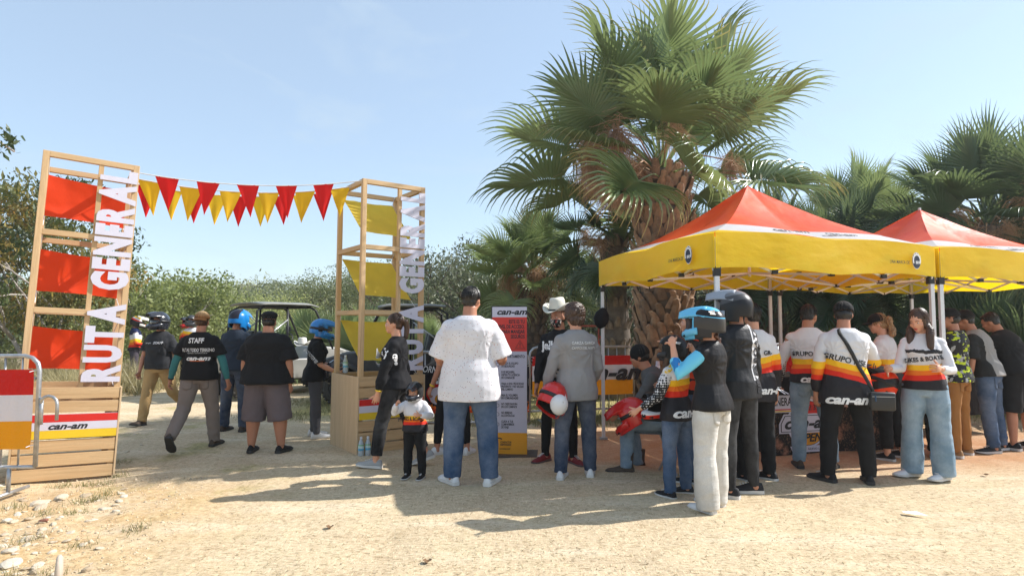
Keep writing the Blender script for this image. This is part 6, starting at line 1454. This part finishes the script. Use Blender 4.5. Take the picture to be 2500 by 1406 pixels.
r22 = person('man in black cap with crossbody bag over striped jersey and black joggers', 2072, 1176, 1.76, -10, wf=1.12, top=jersey('jersey_j', .985, .26), sleeve=1.9, sleeve_m=SLC, pants=PBK, pfit='reg', shoes=SBB, hair='hatted', hat=('cap', TB), head=(-22, -10), seed=22, hem=.14, hemw=1.05, ease=.03, arms=(((-.22, .0, -1), (-.05, .15, -1)), ((.45, .45, -.8), (.25, .9, -.05))), legs=((0, 9, 2), (0, 8, 2)), feet=((-40, 0), (10, 0)), collar=BLACK, vox=.009, sk='tan',
       prints=(('b', 'GRUPO RISE ılı', .075, .0, 1.165, BLKPRINT, dict(GRP, rot=-13)), ('b', 'can-am', .115, -.03, .80, WPRINT, {'shear': .32, 'offset': .005, 'xs': 1.2})))
# crossbody bag
bg = empty('crossbody_bag', r22[0].location, R(-10), 'small black crossbody bag worn at the back of the capped man', 'bag')
sh = r22[4]; bv = BVHTree.FromPolygons([v.co[:] for v in sh.data.vertices], [tuple(p.vertices) for p in sh.data.polygons]); pts = []
for i in range(16):
    f = i/15; x, z = -.10+.30*f, 1.47-.60*f
    h = bv.ray_cast(V((x, -1, z)), V((0, 1, 0)))[0]; pts.append((h if h else V((x, -.15, z)))+V((0, -.008, 0)))
b = MB(); b.loft([[p+V((.014, 0, .010)), p+V((-.014, 0, -.010)), p+V((-.014, -.004, -.010)), p+V((.014, -.004, .010))] for p in pts]); b.build('strap', mat('strap_black', (.012, .012, .013), .6), bg, smooth=True)
b = MB(); b.box((.24, -.215, .80), (.22, .07, .17)); b.build('bag_body', mat('bag_leather', (.020, .020, .021), .45, .2, bump=.1), bg, bev=.018, smooth=True)
MB().box((.24, -.252, .845), (.19, .004, .006)).build('zip', GALV, bg); MB().tube([(.17, -.25, .86), (.172, -.256, .80)], .008, 6).build('zip_pull', mat('navy_pull', (.02, .05, .10), .5), bg)
person('woman with curly blond ponytail and black cap in striped jersey, black trousers', 2158, 1140, 1.66, 40, loc=(4.28, 7.05, 0), sex='f', top=jersey('jersey_k', .98, -.1), sleeve=1.9, pants=PBK, pfit='reg', plen=1.1, shoes=SB, hair=('curlpony', .2), hairm_=HBLO, hat=('cap', TB), head=(20, -10), lean=4, seed=23, sk='light', legs=((0, 4, 2), (-4, 5, 4)), arms=(((-.2, .4, -.9), (.2, .9, .0)), ((.2, .3, -1), (-.1, .9, -.2))), collar=BLACK)
person('woman with long auburn hair standing behind the red lipped woman', 2213, 1118, 1.60, 150, loc=(4.75, 7.25, 0), sex='f', top=jersey('jersey_l', .95, .1), sleeve=1.9, pants=PBK, pfit='reg', shoes=SB, hair=('long', .25), hairm_=HAUB, head=(10, -10), seed=24, sk='light')
person('red lipped woman with long wavy dark hair in striped jersey and wide light jeans', 2266, 1164, 1.70, 148, sex='f', top=jersey('jersey_m', .96, .05, extra=lambda n, cc, o: n.mix(n.math('LESS_THAN', n.math('ABSOLUTE', n.math('SUBTRACT', n.math('ADD', o[2], n.math('MULTIPLY', n.noise(9, 3), .10)), 1.30)), .022), cc, (.03, .03, .035))), sleeve=1.9, sleeve_m=bands('white_sleeve_k', [(1.03, Bk), (9, W_)], rough=.6), pants=JL, pfit='wide', shoes=SW, hair=('long', .22), hairm_=HBRN, head=(-28, -22), seed=25, sk='light', extra='redlips', vox=.009, foldamp=.6,
       arms=(((-.25, .25, -1), (.35, .9, .12)), ((.2, .35, -.9), (.35, .9, .05))), hands=((35, None), (30, None)), legs=((4, 4, 2), (2, 4, 2)), feet=((35, 0), (50, 0)),
       prints=(('f', 'BIKES & BOATS', .06, .0, 1.17, BLKPRINT, {'rot': 8, 'offset': .002, 'xs': .8}), ('l', '15', .10, -.01, 1.33, ORAC, {'offset': .004})))
camo = bands('printed_black_jersey', [(9, (.02, .02, .022))], rough=.6, extra=lambda n, cc, o: n.mix(n.math('GREATER_THAN', n.noise(9, 3, .6, stretch=(1, 1, 2)), .56), n.mix(n.math('GREATER_THAN', n.noise(12, 3, .6), .58), cc, (.35, .36, .36)), srgb(190, 206, 40)))
person('man in black cap, black and lime printed jersey and brown cargo trousers', 2342, 1112, 1.72, 34, wf=1.05, top=camo, sleeve=1.9, sleeve_m=TB, pants=PBR, pfit='reg', shoes=STN, hair='hatted', hat=('cap', TB), head=(34, -6), seed=26, arms=(((-.2, .3, -1), (.1, .9, -.1)), ((.2, .3, -1), (-.1, .9, -.1))), hem=.03, vox=.012)
person('man leaning forward in grey and black short sleeve shirt and jeans, hands behind', 2420, 1100, 1.74, 40, wf=1.08, lean=16, top=bands('grey_black_shirt', [(9, (.30, .29, .28))], rough=.7, extra=lambda n, cc, o: n.mix(n.math('GREATER_THAN', n.math('ABSOLUTE', o[0]), .155), cc, (.02, .02, .02))), sleeve=.85, pants=JM, shoes=SB, hair='short', hat=('cap', TB), head=(10, -14), seed=27, arms=(((-.2, .0, -1), (.1, .2, -1)), ((.3, -.35, -1), (.15, -.15, -1))), feet=((-50, 0), (-60, 0)), legs=((-2, 5, 4), (-4, 6, 2)), vox=.012)
person('man in black shirt and black shorts bending over at the right edge', 2492, 1096, 1.74, 20, wf=1.1, lean=22, top=TB, sleeve=.8, pants=PBK, plen=.55, pfit='wide', shoes=SB, hair='short', head=(20, -25), seed=28, arms=(((-.2, .4, -1), (.2, .8, -.5)), ((.2, .4, -1), (0, .8, -.5))), vox=.013)

# helmets that are carried: things of their own
def carried(p, rot, k, label, *a, **kw):
    h = helmet(Matrix.Identity(4), None, *a, k=k, **kw); h.name = 'helmet'; h.location = p; h.rotation_euler = rot; return tag(h, label, 'helmet')
aj = r22[1]; pr = r22[0]
def wp(root, v): return Matrix.Translation(root.location) @ Matrix.Rotation(root.rotation_euler.z, 4, 'Z') @ V(v)
ORH = bands('helm_orange_black', [(9, (.02, .02, .02))], rough=.3, wr=0, extra=lambda n, cc, o: n.mix(n.math('GREATER_THAN', n.math('SINE', n.math('ADD', n.math('MULTIPLY', o[2], 34), n.math('MULTIPLY', o[1], 22))), .1), cc, srgb(230, 62, 20)))
def hold(root, aj, i, dz, *a, **k): w = wp(root, aj[i][2]+aj[i][3]*.07); return w+V((0, 0, dz))
carried(hold(pr, aj, 1, -.20)+V((.06, -.02, 0)), (R(20), R(12), R(60)), 1.0, 'orange and black helmet held between the capped man and red lipped woman', ORH, lens=False)
carried((1.20, 6.28, .60), (R(-30), 0, R(70)), 1.05, 'red and black helmet on the lap of the seated man', HRD, lens=False, peak_m=HRD)
carried((.40, 6.05, .78), (R(-25), R(15), R(-30)), 1.05, 'red helmet hanging from the hand of the man in grey', HRD, lens=False, peak_m=HRD)
RWB = bands('helm_red_white', [(-.06, (.02, .02, .02)), (-.02, Rd), (.02, (.7, .7, .7)), (.07, Rd), (9, (.02, .02, .02))], rough=.3, wr=0, slopey=.3)
carried((1.40, 5.85, .72), (R(10), 0, R(120)), .95, 'red, white and black helmet carried by the girl with long hair', RWB, lens=False)
carried(gnd(800, 1066)+V((.06, .05, .86)), (R(40), 0, R(-60)), .9, 'dark helmet carried by the woman in grey leggings', H2, lens=False)
# white cap held with the red helmet
t = empty('white_cap', (.44, 5.90, .75), 0, 'white cap with sunglasses held by the man in grey', 'cap', rot=(R(70), R(20), R(20)))
b = MB(); b.loft([[V((math.cos(q)*math.cos(e_)*.088, math.sin(q)*math.cos(e_)*.1, math.sin(e_)*.1)) for q in [2*math.pi*i/20 for i in range(20)]] for e_ in [R(j*11) for j in range(9)]], cap=False); b.build('cap_crown', SW[0], t, smooth=True, solid=.004)
MB().grid(lambda u, v: V((math.sin(R(-60+120*u))*.09, math.cos(R(-60+120*u))*.1*(1+.7*v), .0)), 10, 4).build('cap_brim', SW[0], t, smooth=True, solid=.004)

# ------------------------------------------------------------ dusty air
hn = bpy.data.materials.new('dusty_air'); hn.use_nodes = True; hn.node_tree.nodes.clear()
ho = hn.node_tree.nodes.new('ShaderNodeOutputMaterial'); hv = hn.node_tree.nodes.new('ShaderNodeVolumePrincipled')
hv.inputs['Color'].default_value = (.93, .93, .90, 1); hv.inputs['Density'].default_value = 0.0013; hv.inputs['Anisotropy'].default_value = .3
hn.node_tree.links.new(hv.outputs[0], ho.inputs['Volume'])
tag(MB().box((0, 0, 5), (430, 430, 12.6)).build('haze', hn), 'thin dusty air over the field', kind='stuff')

bpy.data.scenes.remove(WS)
